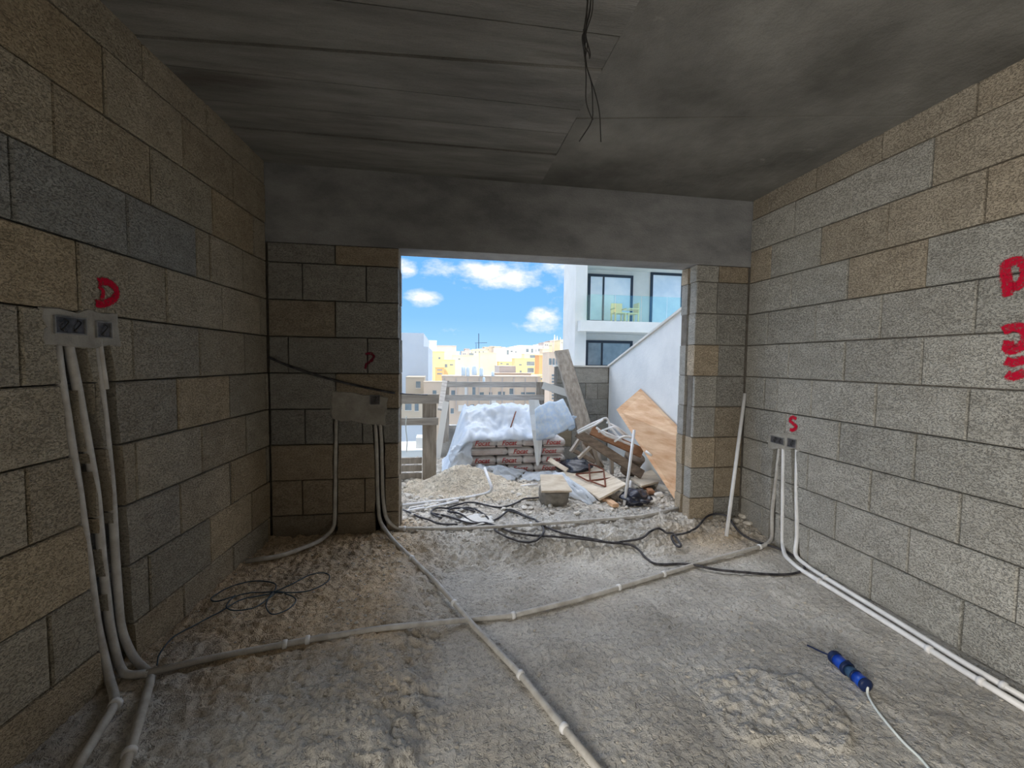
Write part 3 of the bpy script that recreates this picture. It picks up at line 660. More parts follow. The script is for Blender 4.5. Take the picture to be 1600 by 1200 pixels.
# blue plug and socket with its cord
def plug():
    a, b = PF(1303, 1026, .034), PF(1352, 1070, .034); d = (b - a).normalized(); Ln = (b - a).length
    r = thing('plug_connector', 'blue plug coupled to a blue socket lying on the floor', 'plug', Vector(((a + b)/2).to_tuple()[:2] + (fz(*((a + b)/2).to_tuple()[:2]),)))
    s = Ln/.20
    lathe('plug_cap', [(.012, -.012), (.026, -.008), (.031, 0), (.031, .02*s), (.029, .024*s)], 16, 'plug_dark', a, d, r)
    lathe('plug_body', [(.028, .020*s), (.0285, .078*s), (.026, .084*s)], 16, 'plug_blue', a, d, r)
    lathe('locking_ring', [(.027, .078*s), (.033, .081*s), (.033, .096*s), (.027, .099*s)], 16, 'plug_dark', a, d, r)
    lathe('socket_grip', [(.026, .097*s), (.027, .138*s), (.025, .141*s)], 16, 'plug_grip', a, d, r)
    lathe('grip_ring', [(.025, .138*s), (.029, .140*s), (.029, .146*s), (.026, .148*s)], 16, 'plug_dark', a, d, r)
    lathe('socket_body', [(.026, .146*s), (.0285, .188*s), (.0285, .196*s)], 16, 'plug_blue', a, d, r)
    lathe('socket_cap', [(.0290, .194*s), (.030, .207*s), (.022, .211*s), (.012, .216*s)], 16, 'plug_dark', a, d, r)
    hin = Vector((0, 0, 1)); plank('hinge_lug', a + d*.083*s + hin*.030, a + d*.10*s + hin*.030, .016, .014, 'plug_dark', r)
    tube('cord', smooth_path([b + d*.012, PF(1356, 1085, .012), PF(1366, 1104, .006), PF(1386, 1130, .006), PF(1412, 1160, .006), PF(1440, 1187, .006), PF(1470, 1225, .006)]), .0052, 'cord_white', r, 8)
    tube('tail_wire', smooth_path([a - d*.01, PF(1292, 1022, .018), PF(1278, 1016, .010), PF(1261, 1008, .008)]), .0038, 'plug_dark', r, 8)
plug()

# ------------------------------------------------------------------ grit and stones
def scatter(name, label, n, region, smin, smax, m, seed, keep=lambda x, y: True):
    rg = random.Random(seed); v, f = [], []; k = 0
    while k < n:
        x, y = rg.uniform(region[0], region[1]), rg.uniform(region[2], region[3])
        if not keep(x, y) or (wall_x('L', y) + .02 > x and y < D): k += 1; continue
        s = smin + (smax - smin)*rg.random()**3; vv, ff = rock_mesh((x, y, fz(x, y) + s*.2), s, seed*977 + k, .6)
        f += [tuple(i + len(v) for i in q) for q in ff]; v += vv; k += 1
    o = put(name, v, f, m); o['kind'] = 'stuff'; o['label'] = label; o['category'] = 'debris'; return o
sillkeep = lambda x, y: random.random() < (.12 + .88*(sst(2.75, 3.15, y) if x > -.2 else 4*sst(.1, -.2, x)*sst(-.7, -.2, x)))
scatter('floor_grit', 'fine stone grit scattered over the indoor floor', 7500, (-1.3, 2.58, 1.0, 3.55), .0026, .0105, 'grit', 3, sillkeep)
scatter('terrace_rubble', 'loose rubble covering the terrace ground', 2600, (-.6, 2.35, 3.5, 5.6), .006, .034, 'stone', 4)
big = [(1257, 942), (1176, 1016), (1153, 1048), (951, 1074), (1175, 1143), (835, 985), (1140, 822), (1150, 815), (1160, 808), (1168, 818), (215, 1058), (600, 970), (862, 800), (668, 772), (640, 778), (690, 768), (700, 770), (705, 785), (735, 770), (655, 765), (1040, 765), (1030, 775), (1015, 782), (945, 783), (800, 772), (812, 776), (668, 750), (660, 760), (830, 770), (1000, 768)]
for i, (x, y) in enumerate(big):
    inside = y > 805
    p = PF(x, y, .004); s = (.0075 if inside else .03)*random.uniform(.8, 1.5)
    corner_lump = 1135 < x < 1175 and y < 830
    if corner_lump: s = .034
    vv, ff = rock_mesh(p + Vector((0, 0, s*.25)), s, 400 + i, .65, 1)
    o = put('stone', vv, ff, 'stone')
    if inside and not corner_lump: tag(o, {0: 'pale stone chip on floor near the right wall conduits', 1: 'upper one of two chips near the blue plug', 2: 'lower one of two chips near the blue plug', 3: 'stone chip in the middle of the near floor', 4: 'stone chip below the dark screed patch', 5: 'stone chip by the crossing of the two floor conduits', 10: 'stone chip at the foot of the left conduits', 11: 'stone chip on the sandy bank above the long conduit'}.get(i, 'small pale stone chip lying on the indoor concrete floor'), 'stone', 'stone chips on the indoor floor')
    elif inside: tag(o, {6: 'leftmost', 7: 'second', 8: 'farthest', 9: 'rightmost'}[i] + ' rubble lump heaped in the right corner by the leaning pipe', 'stone', 'rubble lumps in the right corner')
    else: tag(o, 'broken stone lying on the terrace rubble', 'stone', 'broken stones on the terrace')
o = put('concrete_slab', *(lambda vv: (vv[0], vv[1]))(rock_mesh(PF(745, 811, .01), .16, 91, .10, 2)), 'slab_pale'); tag(o, 'flat pale slab of broken concrete inside the cable coil', 'slab')

# ------------------------------------------------------------------ terrace: sand heap, bags, sheets
def heap(u, v):
    x, y = -.55 + 1.75*u, 3.85 + 1.15*v
    h = .25*math.exp(-((x - .22)/.40)**2 - ((y - 4.55)/.30)**2) + .06*math.exp(-((x - .8)/.35)**2 - ((y - 4.15)/.2)**2)
    e = min(u, 1 - u, v, 1 - v)*8
    return (x, y, fz(x, y) - .015 + (h + .012*nz(x, y, 9) + .008*nz(x, y, 24))*min(1, e))
o = grid('sand_heap', heap, 70, 50, 'sand'); tag(o, 'heap of pale sand in front of the stacked bags', 'sand')
o['kind'] = 'stuff'
YB = 4.98; BX0 = P(733, 720, YB).x; BW = .325
pal = thing('pallet', 'wooden pallet hidden under the stacked bags', 'pallet', (BX0 + .6, YB + .45, 0))
for i in range(3): box('bearer', (BX0 + .03 + i*.52, YB + .03, -.01), (BX0 + .13 + i*.52, YB + .9, .07), 'wood_dark', pal)
for i in range(5): box('deck_board', (BX0 - .02, YB + .02 + i*.19, .07), (BX0 + 1.22, YB + .14 + i*.19, .092), 'wood_dark', pal)
tc = bpy.data.curves.new('print', 'FONT'); tc.body = 'Focat'; tc.size = .080; tc.shear = .25; tc.extrude = .0012; tc.align_x = 'CENTER'; tc.align_y = 'CENTER'; tc.offset = .0008
to = bpy.data.objects.new('print', tc); COL.objects.link(to); bpy.context.view_layer.update()
PRINT = bpy.data.meshes.new_from_object(to.evaluated_get(bpy.context.evaluated_depsgraph_get())); bpy.data.objects.remove(to); PRINT.materials.clear(); PRINT.materials.append(MT['print_red'])
def bag(x0, x1, y0, y1, z0, h, seed, label, text=True):
    rg = random.Random(seed); nu, nv, nw = 8, 8, 4; cx, cy, cz = (x0 + x1)/2, (y0 + y1)/2, z0 + h/2; hx, hy, hz = (x1 - x0)/2, (y1 - y0)/2, h/2
    v, f, idx = [], [], {}
    def vert(i, j, k):
        key = (i, j, k)
        if key in idx: return idx[key]
        a, b, c = i/nu*2 - 1, j/nv*2 - 1, k/nw*2 - 1
        e = 1 - .10*abs(c)**3; bulge = 1 - .22*max(abs(a)**6, abs(b)**6)
        p = Vector((cx + a*hx*e, cy + b*hy*e, cz + c*hz*bulge))
        p += Vector((nz(p.x, p.z, 9, seed), nz(p.x, p.z, 7, seed + 3), nz(p.x, p.y, 8, seed + 5)))*.006
        v.append(p); idx[key] = len(v) - 1; return idx[key]
    for i in range(nu):
        for j in range(nv): f.append((vert(i, j, 0), vert(i, j + 1, 0), vert(i + 1, j + 1, 0), vert(i + 1, j, 0))); f.append((vert(i, j, nw), vert(i + 1, j, nw), vert(i + 1, j + 1, nw), vert(i, j + 1, nw)))
    for i in range(nu):
        for k in range(nw): f.append((vert(i, 0, k), vert(i + 1, 0, k), vert(i + 1, 0, k + 1), vert(i, 0, k + 1))); f.append((vert(i, nv, k), vert(i, nv, k + 1), vert(i + 1, nv, k + 1), vert(i + 1, nv, k)))
    for j in range(nv):
        for k in range(nw): f.append((vert(0, j, k), vert(0, j, k + 1), vert(0, j + 1, k + 1), vert(0, j + 1, k))); f.append((vert(nu, j, k), vert(nu, j + 1, k), vert(nu, j + 1, k + 1), vert(nu, j, k + 1)))
    o = put('cement_bag', v, f, 'bag_paper', smooth=True); tag(o, label, 'bag', 'cement bags stacked on the terrace')
    if text:
        t = bpy.data.objects.new('print', PRINT); COL.objects.link(t); t.parent = o; t.location = Vector((cx - .01, y0 - .005, cz)) - WLOC[o.name]; t.rotation_euler = (math.pi/2, 0, 0)
        box('stripe', (x0 + .012, y0 - .003, z0 + .006), (x1 - .012, y0 + .01, z0 + .018), 'bag_band', o)
    else:
        for q in range(3): box('stripe', (x0 + .03, y0 - .003, z0 + .018 + q*.02), (x1 - .06, y0 + .01, z0 + .026 + q*.02), 'bag_band', o)
HB = .105; ZB = .094
ordn = ['top', 'second', 'third', 'bottom']
for r in range(4):
    z0 = ZB + (3 - r)*HB
    if r % 2 == 0:
        xs = [(0, 1), (1, 2), (2, 2.72), (2.74, 3.62)]
        names = ['leftmost', 'second', 'third', 'rightmost']
        for k, (a, b) in enumerate(xs): bag(BX0 + a*BW, BX0 + b*BW, YB, YB + .46, z0, HB - .004, r*10 + k, f'{names[k]} printed paper bag in {ordn[r]} row of the stack', k != 2)
    else:
        xs = [(0.0, 1.42), (1.43, 2.42), (2.44, 3.60)]
        names = ['long plain sided', 'middle printed', 'rightmost printed']
        for k, (a, b) in enumerate(xs): bag(BX0 + a*BW, BX0 + b*BW, YB, YB + .46, z0, HB - .004, r*10 + k, f'{names[k]} paper bag in {ordn[r]} row of the stack', k != 0)
ZT = ZB + 4*HB
def lump(x, y):
    u = (x - BX0)/1.2; back = sst(YB - .02, YB + .55, y)
    h = ZT + .035 + .30*back*(1 - .35*abs(u - .45)) + .07*nz(x, y, 4.2, 6) + .03*nz(x, y, 10, 2)
    return h
def cover(u, v):
    x = BX0 - .32 + 1.36*u; y = YB - .05 + 1.15*v
    edge = .10*nz(x, 0, 5, 8) - .02
    h = lump(max(x, BX0), y)
    if v > .75: h -= (v - .75)*1.2
    if v < .09: h = ZT + .015 + edge*.30 - (0.09 - v)*.20; y = YB - .035 + .02*nz(x, h, 7)
    if x < BX0: t = sst(0, 1, (BX0 - x)/.32); h = h*(1 - t) + (fz(x, y) + .02)*t + .05*nz(x, y, 9, 4); y -= .05*t
    h += .028*abs(nz(x*1.0, y*1.6, 9, 12)) - .02*abs(nz(x + y, y - x, 12, 15)) + .05*abs(nz(x - .6*y, y*.5, 5, 3))
    return (x, y, h)
o = grid('plastic_sheet', cover, 96, 70, 'film', thick=.002); tag(o, 'white plastic sheet draped over the stacked bags', 'plastic sheet')
def blue(u, v):
    a, b, c, d_ = P(835, 640, 5.0), P(880, 620, 5.25), P(899, 668, 5.1), P(838, 688, 4.90)
    p = (a*(1 - u) + b*u)*(1 - v) + (d_*(1 - u) + c*u)*v
    return p + Vector((0, -.03*math.sin(v*3.1) + .02*nz(u*2, v*2, 2, 1), .025*math.sin(u*5 + v*3) + .02*nz(u, v, 5, 3)))
o = grid('foam_sheet', blue, 24, 20, 'film_blue', thick=.004); tag(o, 'pale blue sheet hanging over the right end of bags', 'sheet')
def flap(u, v):
    p = P(888 + 15*u, 655 + 18*v - 6*u, 5.15); return p + Vector((0, .04*u, .02*math.sin(4*u + 3*v)))
o = grid('film_flap', flap, 8, 8, 'film_blue', thick=.003); tag(o, 'small pale flap of film right of the blue sheet', 'plastic film')
# torn white strip hanging in front of bags
sp = [(826, 842, 625), (828, 846, 648), (831, 848, 672), (834, 847, 695), (836, 845, 712), (838, 842, 727)]
v, f = [], []
for i, (xa, xb, yy) in enumerate(sp):
    Ys = 5.0 - .10*i/5 if i > 1 else 5.12 - .06*i; a, b = P(xa, yy, Ys), P(xb, yy, Ys); v += [a, (a + b)/2 + Vector((0, -.018, 0)), b, (a + b)/2 + Vector((0, .012, 0))]
for i in range(len(sp) - 1):
    for k in range(4): k2 = (k + 1) % 4; f.append((i*4 + k, i*4 + k2, i*4 + 4 + k2, i*4 + 4 + k))
f += [(3, 2, 1, 0), tuple((len(sp) - 1)*4 + k for k in range(4))]
o = put('torn_strip', v, f, 'render_white'); tag(o, 'tapering white strip hanging down in front of the bags', 'strip')
a, b = P(795, 677, 5.02), P(806, 643, 5.35); o = tube('stick', [a, (a + b)/2, b], .008, 'rust', None, 8); tag(o, 'thin reddish stick lying on the white plastic sheet', 'stick')
def crumple(name, label, corners, seed, m='film_clear', amp=.05, n=18):
    c = [Vector(q) for q in corners]
    def fn(u, v):
        p = (c[0]*(1 - u) + c[1]*u)*(1 - v) + (c[3]*(1 - u) + c[2]*u)*v
        return p + Vector((amp*.5*nz(u*3, v*3, 1.3, seed), amp*.5*nz(u*3, v*3, 1.5, seed + 4), amp*abs(nz(u*4, v*4, 1.2, seed + 8)) + .6*amp*math.sin(math.pi*v)*math.sin(math.pi*u)))
    o = grid(name, fn, n, n, m, thick=.002); return tag(o, label, 'plastic film')
crumple('plastic_film', 'crumpled clear film beneath the bag stack', [P(742, 752, 4.72), P(800, 758, 4.68), P(822, 736, 4.9), P(745, 728, 4.9)], 3, amp=.10)
crumple('plastic_film', 'clear film bunched at the left foot of the bags', [P(700, 738, 4.85), P(738, 735, 4.85), P(736, 690, 4.95), P(704, 700, 5.0)], 7, amp=.06)
crumple('plastic_film', 'grey film sheet spread right of the torn strip', [P(812, 752, 4.66), P(858, 752, 4.6), P(876, 738, 4.9), P(820, 738, 4.9)], 11, amp=.05)
crumple('plastic_film', 'wrinkled clear film trailing from the concrete tub', [P(858, 756, 4.2), P(870, 738, 4.4), P(935, 785, 3.75), P(920, 792, 3.75)], 15, amp=.08)
# concrete tub
tb = PF(869, 791, 0); d1 = .145
o = lathe('concrete_tub', [(.03, .0), (d1*.80, .004), (d1*.93, .03), (d1, .10), (d1, .15), (d1*.96, .162), (.02, .165)], 20, 'tub', tb + Vector((0, .12, -.02)), (.05, -.12, 1)); tag(o, 'round grey concrete tub lump on the rubble', 'concrete lump')
slab('offcut_board', [tb + Vector(q) for q in ((-.15, -.02, .14), (.14, -.02, .13), (.12, .24, .21), (-.10, .24, .22))], .02, 'plywood_pale'); tag(bpy.context.scene.objects['offcut_board'], 'pale offcut resting on the concrete tub', 'board')
# bent white conduit lying on the sand
o = conduit('white bent pipe rising from the sand heap', [P(757, 731, 4.22), P(770, 766, 4.02), PF(758, 772, .03), PF(700, 783, .02), PF(640, 795, .02)], 'conduit', r=.014, bend=.05, cat='pipe')
for i, (a, b, lb) in enumerate([((628, 790), (742, 776), 'upper straight white pipe lying left of the bent pipe'), ((631, 800), (663, 794), 'short white pipe end beside the left jamb'), ((660, 796), (716, 783), 'white pipe lying under the bent pipe')]):
    o = tube('plastic_pipe', [PF(*a, .018), (PF(*a, .02) + PF(*b, .02))/2, PF(*b, .018)], .014, 'conduit', None, 10); tag(o, lb, 'pipe')
for a, b, lb in [((813, 760), (840, 757), 'short white pipe offcut beside the grey film')]:
    o = tube('plastic_pipe', [P(*a, 4.4), P(*b, 4.4)], .014, 'conduit', None, 10); tag(o, lb, 'pipe')

# ------------------------------------------------------------------ terrace: boards, trestle, pipes at the right
A, B, C_, D_ = Vector((2.37, 4.80, P(1000, 607, 4.80).z)), P(963, 640, 4.86), P(1054, 780, 3.70), Vector((2.375, 3.70, .80))
dd = PX(1060, 667, 2.375); D_ = A + (dd - A)*((3.66 - A.y)/(dd.y - A.y))
o = slab('plywood_board', [B, C_, D_, A], -.018, 'plywood_orange'); tag(o, 'large orange plywood board leaning on the white side wall', 'board')
top, bot = P(877, 548, 5.62), P(934, 742, 4.90)
o = plank('timber_plank', bot, top, .20, .045, 'wood_grey', up=(.1, -1, .2)); tag(o, 'broad grey timber plank leaning up at the terrace end', 'plank')
o = tube('pole', [P(888, 602, 5.5), P(900, 632, 5.35), P(913, 664, 5.2)], .011, 'cord_white', None, 8); tag(o, 'thin pale pole beside the leaning grey plank', 'pole')
# trestle
tr = thing('trestle', 'dark timber trestle carrying the bundle of white pipes', 'trestle', (1.75, 4.6, 0))
plank('long_board', P(902, 676, 4.55), P(1004, 742, 4.25), .10, .03, 'wood_dark', tr, up=(0, -1, .5))
plank('cross_board', P(924, 672, 4.6), P(1004, 708, 4.35), .11, .035, 'wood_brown', tr, up=(0, -1, .4))
plank('leg', P(908, 682, 4.6), P(892, 706, 4.55), .035, .03, 'wood_grey', tr)
plank('leg', P(928, 693, 4.5), P(904, 716, 4.45), .035, .03, 'wood_grey', tr)
plank('leg', P(912, 690, 4.75), P(942, 730, 4.7), .05, .04, 'wood_dark', tr)
plank('leg', P(925, 695, 4.7), P(938, 735, 4.7), .05, .04, 'wood_grey', tr)
plank('leg', P(955, 705, 4.5), P(956, 740, 4.5), .045, .035, 'wood_grey', tr)
plank('tie', P(892, 702, 4.7), P(930, 722, 4.6), .04, .03, 'wood_dark', tr, up=(0, -1, .5))
bundle = [([(902, 674), (925, 662), (948, 652), (952, 662), (953, 672)], 4.5, 'bent white pipe topping the trestle bundle'), ([(903, 677), (930, 664), (942, 656)], 4.47, 'straight white pipe under the bent one on trestle'),
          ([(932, 668), (945, 680), (985, 694)], 4.42, 'white pipe sloping right along the trestle'), ([(940, 673), (965, 684), (984, 682)], 4.38, 'thin white pipe crossing the trestle bundle'),
          ([(948, 660), (965, 668), (985, 684)], 4.52, 'white pipe at the back of the trestle bundle'), ([(954, 668), (972, 690), (990, 697)], 4.40, 'white pipe bending down in the trestle bundle'),
          ([(935, 675), (960, 666), (975, 680)], 4.44, 'short white pipe across the middle of the bundle'), ([(960, 690), (975, 681), (990, 684)], 4.36, 'short white pipe at the right end of the bundle')]
for pts, Y, lb in bundle: tag(tube('plastic_pipe', fillet([P(*q, Y) for q in pts], .04), .012, 'conduit', None, 8), lb, 'pipe')
pb = PF(975, 790, .01); tag(tube('plastic_pipe', [pb, P(983, 735, pb.y + .05), P(991, 672, pb.y + .16)], .014, 'conduit', None, 10), 'long upright white pipe standing before the plywood boards', 'pipe')
pb = PF(983, 775, .0); tag(tube('plastic_pipe', [pb, P(985, 762, pb.y + .02), P(986, 751, pb.y + .04)], .014, 'conduit', None, 10), 'short stub of white pipe beside the upright one', 'pipe')
tag(tube('plastic_pipe', [P(1009, 705, 4.1), P(1018, 712, 4.05)], .013, 'conduit', None, 10), 'white pipe stub end poking past the orange board', 'pipe')
# pale panel with rebar
c1, c2, c3 = PF(937, 779, .05), P(875, 738, 4.75), P(926, 725, 4.85)
c4 = P(979, 756, (c1 + c3 - c2).y)
o = slab('plywood_sheet', [c2, c1, c4, c3], -.02, 'plywood_pale'); tag(o, 'pale plywood panel lying tilted with rusty bars on it', 'board')
pn = (c1 - c2).cross(c3 - c2).normalized()
def on_panel(x, y, off=.012):
    d = ray(x, y); t = (c2 - CAM).dot(pn)/d.dot(pn); return CAM + d*t + Vector((0, 0, off + .012))
for pts, lb in [([(900, 745), (919, 755), (958, 750)], 'bent rusty steel bar pointing left on pale panel'), ([(900, 744), (923, 742), (942, 740)], 'straight rusty steel bar across the pale panel'), ([(920, 728), (922, 755), (946, 764), (943, 737), (932, 731), (920, 728)], 'rusty steel bar bent into a loop on pale panel')]:
    tag(tube('steel_bar', fillet([on_panel(*q) for q in pts], .02), .0085, 'rust', None, 8), lb, 'steel bar')
slab('scrap_board', [PF(985, 750, .08), PF(1002, 762, .06), PF(1034, 754, .07), P(1018, 736, 4.5)], .02, 'plywood_pale'); tag(bpy.data.objects['scrap_board'], 'pale scrap board under the orange plywood', 'board')
o = plank('wood_offcut', PF(1008, 760, .03), PF(1018, 770, .03), .06, .04, 'wood_brown'); tag(o, 'small brown wood offcut by the black bag', 'wood offcut')
o = plank('wood_offcut', PF(940, 776, .02), PF(962, 790, .02), .06, .03, 'plywood_orange'); tag(o, 'short reddish plank below the pale panel', 'wood offcut')
o = plank('wood_offcut', P(858, 718, 4.7), P(886, 735, 4.5), .05, .02, 'plywood_pale', up=(0, -1, .6)); tag(o, 'pale thin plank at the right foot of the bags', 'wood offcut')
vv, ff = rock_mesh(PF(993, 777, .05), .135, 61, .48, 3)
vv = [p + Vector((.03*nz(p.x, p.z, 11), .03*nz(p.y, p.z, 11, 4), .03*nz(p.x, p.y, 13, 7))) for p in vv]
o = put('rubbish_bag', vv, ff, 'black_film', smooth=True); tag(o, 'crumpled black plastic bag on the rubble', 'bag')
vv, ff = rock_mesh(P(985, 712, 4.75), .2, 67, .8, 3); 
o = lathe('paint_bucket', [(.09, 0), (.115, .22), (.12, .23), (.12, .25), (.10, .25)], 18, 'wood_dark', P(980, 738, 4.7), (.2, -.5, 1)); tag(o, 'dark round bucket in shadow beneath the trestle', 'bucket')
vv, ff = rock_mesh(PF(900, 728, .12), .22, 71, .5, 3)
vv = [p + Vector((.03*nz(p.x, p.z, 9), .03*nz(p.y, p.z, 9, 4), .03*nz(p.x, p.y, 9, 7))) for p in vv]
o = put('rubbish_bag', vv, ff, 'black_film', smooth=True); tag(o, 'dark plastic sheet heaped beside the bag stack', 'bag')
vv, ff = rock_mesh(PF(1040, 762, .05), .085, 77, .8, 2); o = put('stone', vv, ff, 'stone'); tag(o, 'large tan stone tucked under the orange plywood', 'stone')

# ------------------------------------------------------------------ terrace walls and timber railing
zt = lambda y: 1.965 + (1.38 - 1.965)*(y - 4.04)/(5.87 - 4.04)
ya, yb = D + TW + .005, YE
prof = [(ya, -.3), (yb, -.3), (yb, zt(yb)), (ya, zt(ya))]
v = [Vector((XW, y, z)) for y, z in prof] + [Vector((XW + .15, y, z)) for y, z in prof]
sw = struct(put('terrace_side_wall', v, [(0, 1, 2, 3), (7, 6, 5, 4), (0, 4, 5, 1), (1, 5, 6, 2), (2, 6, 7, 3), (3, 7, 4, 0)], 'render_white'), 'white rendered terrace wall with a sloping top', 'wall')
plank('coping', Vector((XW + .07, ya, zt(ya) + .012)), Vector((XW + .07, yb, zt(yb) + .012)), .19, .025, 'facade_grey', sw)
ew = struct(box('terrace_end_wall', (1.61, YE + .012, -.3), (XW + .15, YE + .14, 1.372), 'mortar'), 'grey block wall closing the end of the terrace', 'wall')
for i in range(6):
    js = [1.61, 1.61 + (.24 if i % 2 else .44), XW - .01 - (.0 if i % 2 else .16), XW]
    for a, b in zip(js, js[1:]):
        if b - a > .03: bl = block(ew, Vector((0, YE, 0)), tx, nb, a + .003, b - .003, i*.23 - .008, (i + 1)*.23 - .012, .10, tuple(v*1.15 for v in pick(random, .1)), 900 + i*7 + int(a*10))
box('coping', (1.59, YE - .02, 1.372), (XW + .15, YE + .16, 1.395), 'facade_grey', ew)
pw = struct(box('terrace_parapet', (-.05, 6.30, -.3), (1.7, 6.42, .48), 'block_wall'), 'low grey parapet at the terrace edge', 'wall')
# near left guard frame
YG = 4.82
gf = thing('timber_railing', 'grey timber guard frame with wide post left of the sand', 'guard rail', P(672, 750, YG))
G_ = lambda x, y, Y=YG: P(x, y, Y)
def flat(name, x0, y0, x1, y1, Y, t, m, parent):
    a, b = G_(x0, y1, Y), G_(x1, y0, Y); return box(name, (a.x, Y, a.z), (b.x, Y + t, b.z), m, parent)
flat('post', 660, 628, 682, 752, YG, .06, 'wood_grey', gf)
flat('top_rail', 600, 616, 686, 631, YG - .035, .034, 'wood_rail', gf)
flat('mid_rail', 600, 653, 685, 665, YG - .035, .034, 'wood_rail', gf)
for i in range(3): flat('toe_board', 600, 715 + i*12, 659, 726 + i*12, YG + .02, .03, 'wood_grey', gf)
tag(tube('rope', smooth_path([G_(635, 650, YG - .05), G_(634, 668, YG - .045), G_(636, 690, YG + .01), G_(635, 706, YG + .015)]), .006, 'cord_white', None, 6), 'pale rope hanging from the mid rail of guard frame', 'rope')
br = thing('raking_brace', 'pale raking timber strut behind the guard frame', 'timber strut', P(682, 715, 5.2))
plank('strut', P(683, 716, 5.1), P(697, 628, 5.5), .075, .035, 'facade_grey', br, up=(0, -1, 0))
plank('brace', P(688, 640, 5.6), P(695, 596, 6.1), .07, .035, 'wood_rail', br, up=(0, -1, 0))
plank('stake', P(694, 692, 5.9), P(694, 640, 5.9), .04, .03, 'wood_grey', br, up=(0, -1, 0))
YR = 6.2
fr = thing('timber_railing', 'two rail timber guard at the far terrace edge', 'guard rail', P(840, 650, YR))
flat('top_rail', 692, 597, 838, 605, YR, .035, 'wood_rail', fr); flat('mid_rail', 690, 617, 850, 626, YR, .035, 'wood_rail', fr)
flat('post', 837, 597, 851, 690, YR + .036, .04, 'wood_grey', fr); flat('post', 696, 595, 702, 690, YR + .036, .04, 'wood_grey', fr)
o = plank('timber_plank', P(848, 602, 5.80), P(898, 618, 5.6), .10, .03, 'facade_grey', up=(0, -1, .1)); tag(o, 'pale plank sloping right from the far guard rail', 'plank')

# ------------------------------------------------------------------ apartment building opposite
YN = 19.0
nbz = -9
ap = thing('apartment_building', 'pale grey apartment building with glass balcony opposite', 'building', (8, YN, nbz))
x0, x1 = P(880, 500, YN + 2).x, P(917, 470, YN).x
box('corner_pier', (x0, YN, nbz), (x1, YN + 2, 12), 'facade_grey', ap)
YF = YN + 1.25; xe = 15.5
zs = P(960, 413, YN).z
box('upper_storey', (x1, YN, zs), (xe, YN + 2.4, 12), 'facade_grey', ap)
box('facade', (x1, YF, nbz), (xe, YN + 2.4, zs), 'facade_grey', ap)
def win(parent, x0, y0, x1, y1, Y, mull, fm='frame_dark', gm='window_painted_sky', fw=None, dep=.06):
    a, b = P(x0, y1, Y), P(x1, y0, Y); fw = fw or .13
    vs = [Vector(q) for q in ((a.x, Y - dep, a.z), (b.x, Y - dep, a.z), (b.x, Y - dep, b.z), (a.x, Y - dep, b.z), (a.x + fw, Y - dep, a.z + fw), (b.x - fw, Y - dep, a.z + fw), (b.x - fw, Y - dep, b.z - fw), (a.x + fw, Y - dep, b.z - fw))]
    vs += [v + Vector((0, dep, 0)) for v in vs]
    f = []
    for k in range(4):
        k2 = (k + 1) % 4; f += [(k, k2, 4 + k2, 4 + k), (k, 8 + k, 8 + k2, k2), (4 + k, 4 + k2, 12 + k2, 12 + k)]
    fo = put('window_frame', vs, f, fm, parent)
    xs = [a.x + fw] + [P(m, (y0 + y1)/2, Y).x for m in mull] + [b.x - fw]
    for i, (p, q) in enumerate(zip(xs, xs[1:])):
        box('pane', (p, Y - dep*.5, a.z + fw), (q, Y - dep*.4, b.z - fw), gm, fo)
        if i: box('mullion', (p - fw*.35, Y - dep, a.z + fw), (p + fw*.35, Y - dep*.3, b.z - fw), fm, fo)
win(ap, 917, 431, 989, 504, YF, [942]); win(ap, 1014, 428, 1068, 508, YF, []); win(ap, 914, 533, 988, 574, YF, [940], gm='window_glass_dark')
YS = YN - .45; a, b = P(907, 517, YS), P(1075, 505, YS)
box('balcony_slab', (a.x, YS, a.z), (xe, YF, b.z), 'facade_grey', ap)
ga = P(910, 504, YS + .05); gt = P(910, 459, YS + .05).z
ps = [910, 923, 962, 1003, 1043, 1085]
for p, q in zip(ps[1:], ps[2:]): box('glass_panel', (P(p, 480, YS).x + .02, YS + .05, b.z), (P(q, 480, YS).x - .02, YS + .07, gt), 'balcony_glass', ap)
box('glass_panel', (P(923, 480, YS).x - .02, YS + .05, b.z), (P(923, 480, YS).x, YF, gt), 'balcony_glass', ap)
box('vent_slot', (P(953, 520, YF).x, YF - .05, P(953, 522, YF).z), (P(1002, 520, YF).x, YF + .01, P(953, 518, YF).z), 'frame_dark', ap)
box('base_ledge', (x0 - .1, YN - .25, P(900, 576, YN).z), (xe, YF + .1, P(900, 573, YN).z), 'town_trim', ap)
def chair(label, px, Y, side):
    c = P(px, 503, Y); c.z = b.z; r = thing('balcony_chair', label, 'chair', c, 'chairs on the balcony opposite'); w = .28
    X = lambda x, y, z: (c.x + (y if side else x), c.y + (x if side else y), c.z + z)
    def bx(n, p, q):
        p, q = X(*p), X(*q); box(n, tuple(map(min, p, q)), tuple(map(max, p, q)), 'chair_yellow', r)
    bx('seat', (-w, -w, .42), (w, w, .47))
    for sx in (-1, 1):
        for sy in (-1, 1): bx('leg', (sx*w - .03*(sx + 1), sy*w - .03*(sy + 1), 0), (sx*w + .06 - .03*(sx + 1), sy*w + .06 - .03*(sy + 1), .42))
    bx('backrest', (-w, w - .05, .47), (w, w, .95))
    for sx in (-1, 1): bx('armrest', (sx*w - .03, -w, .64), (sx*w + .03, w, .68))
chair('yellow balcony chair facing us', 966, YS + .75, False); chair('yellow balcony chair seen from the side', 986, YS + .8, True)

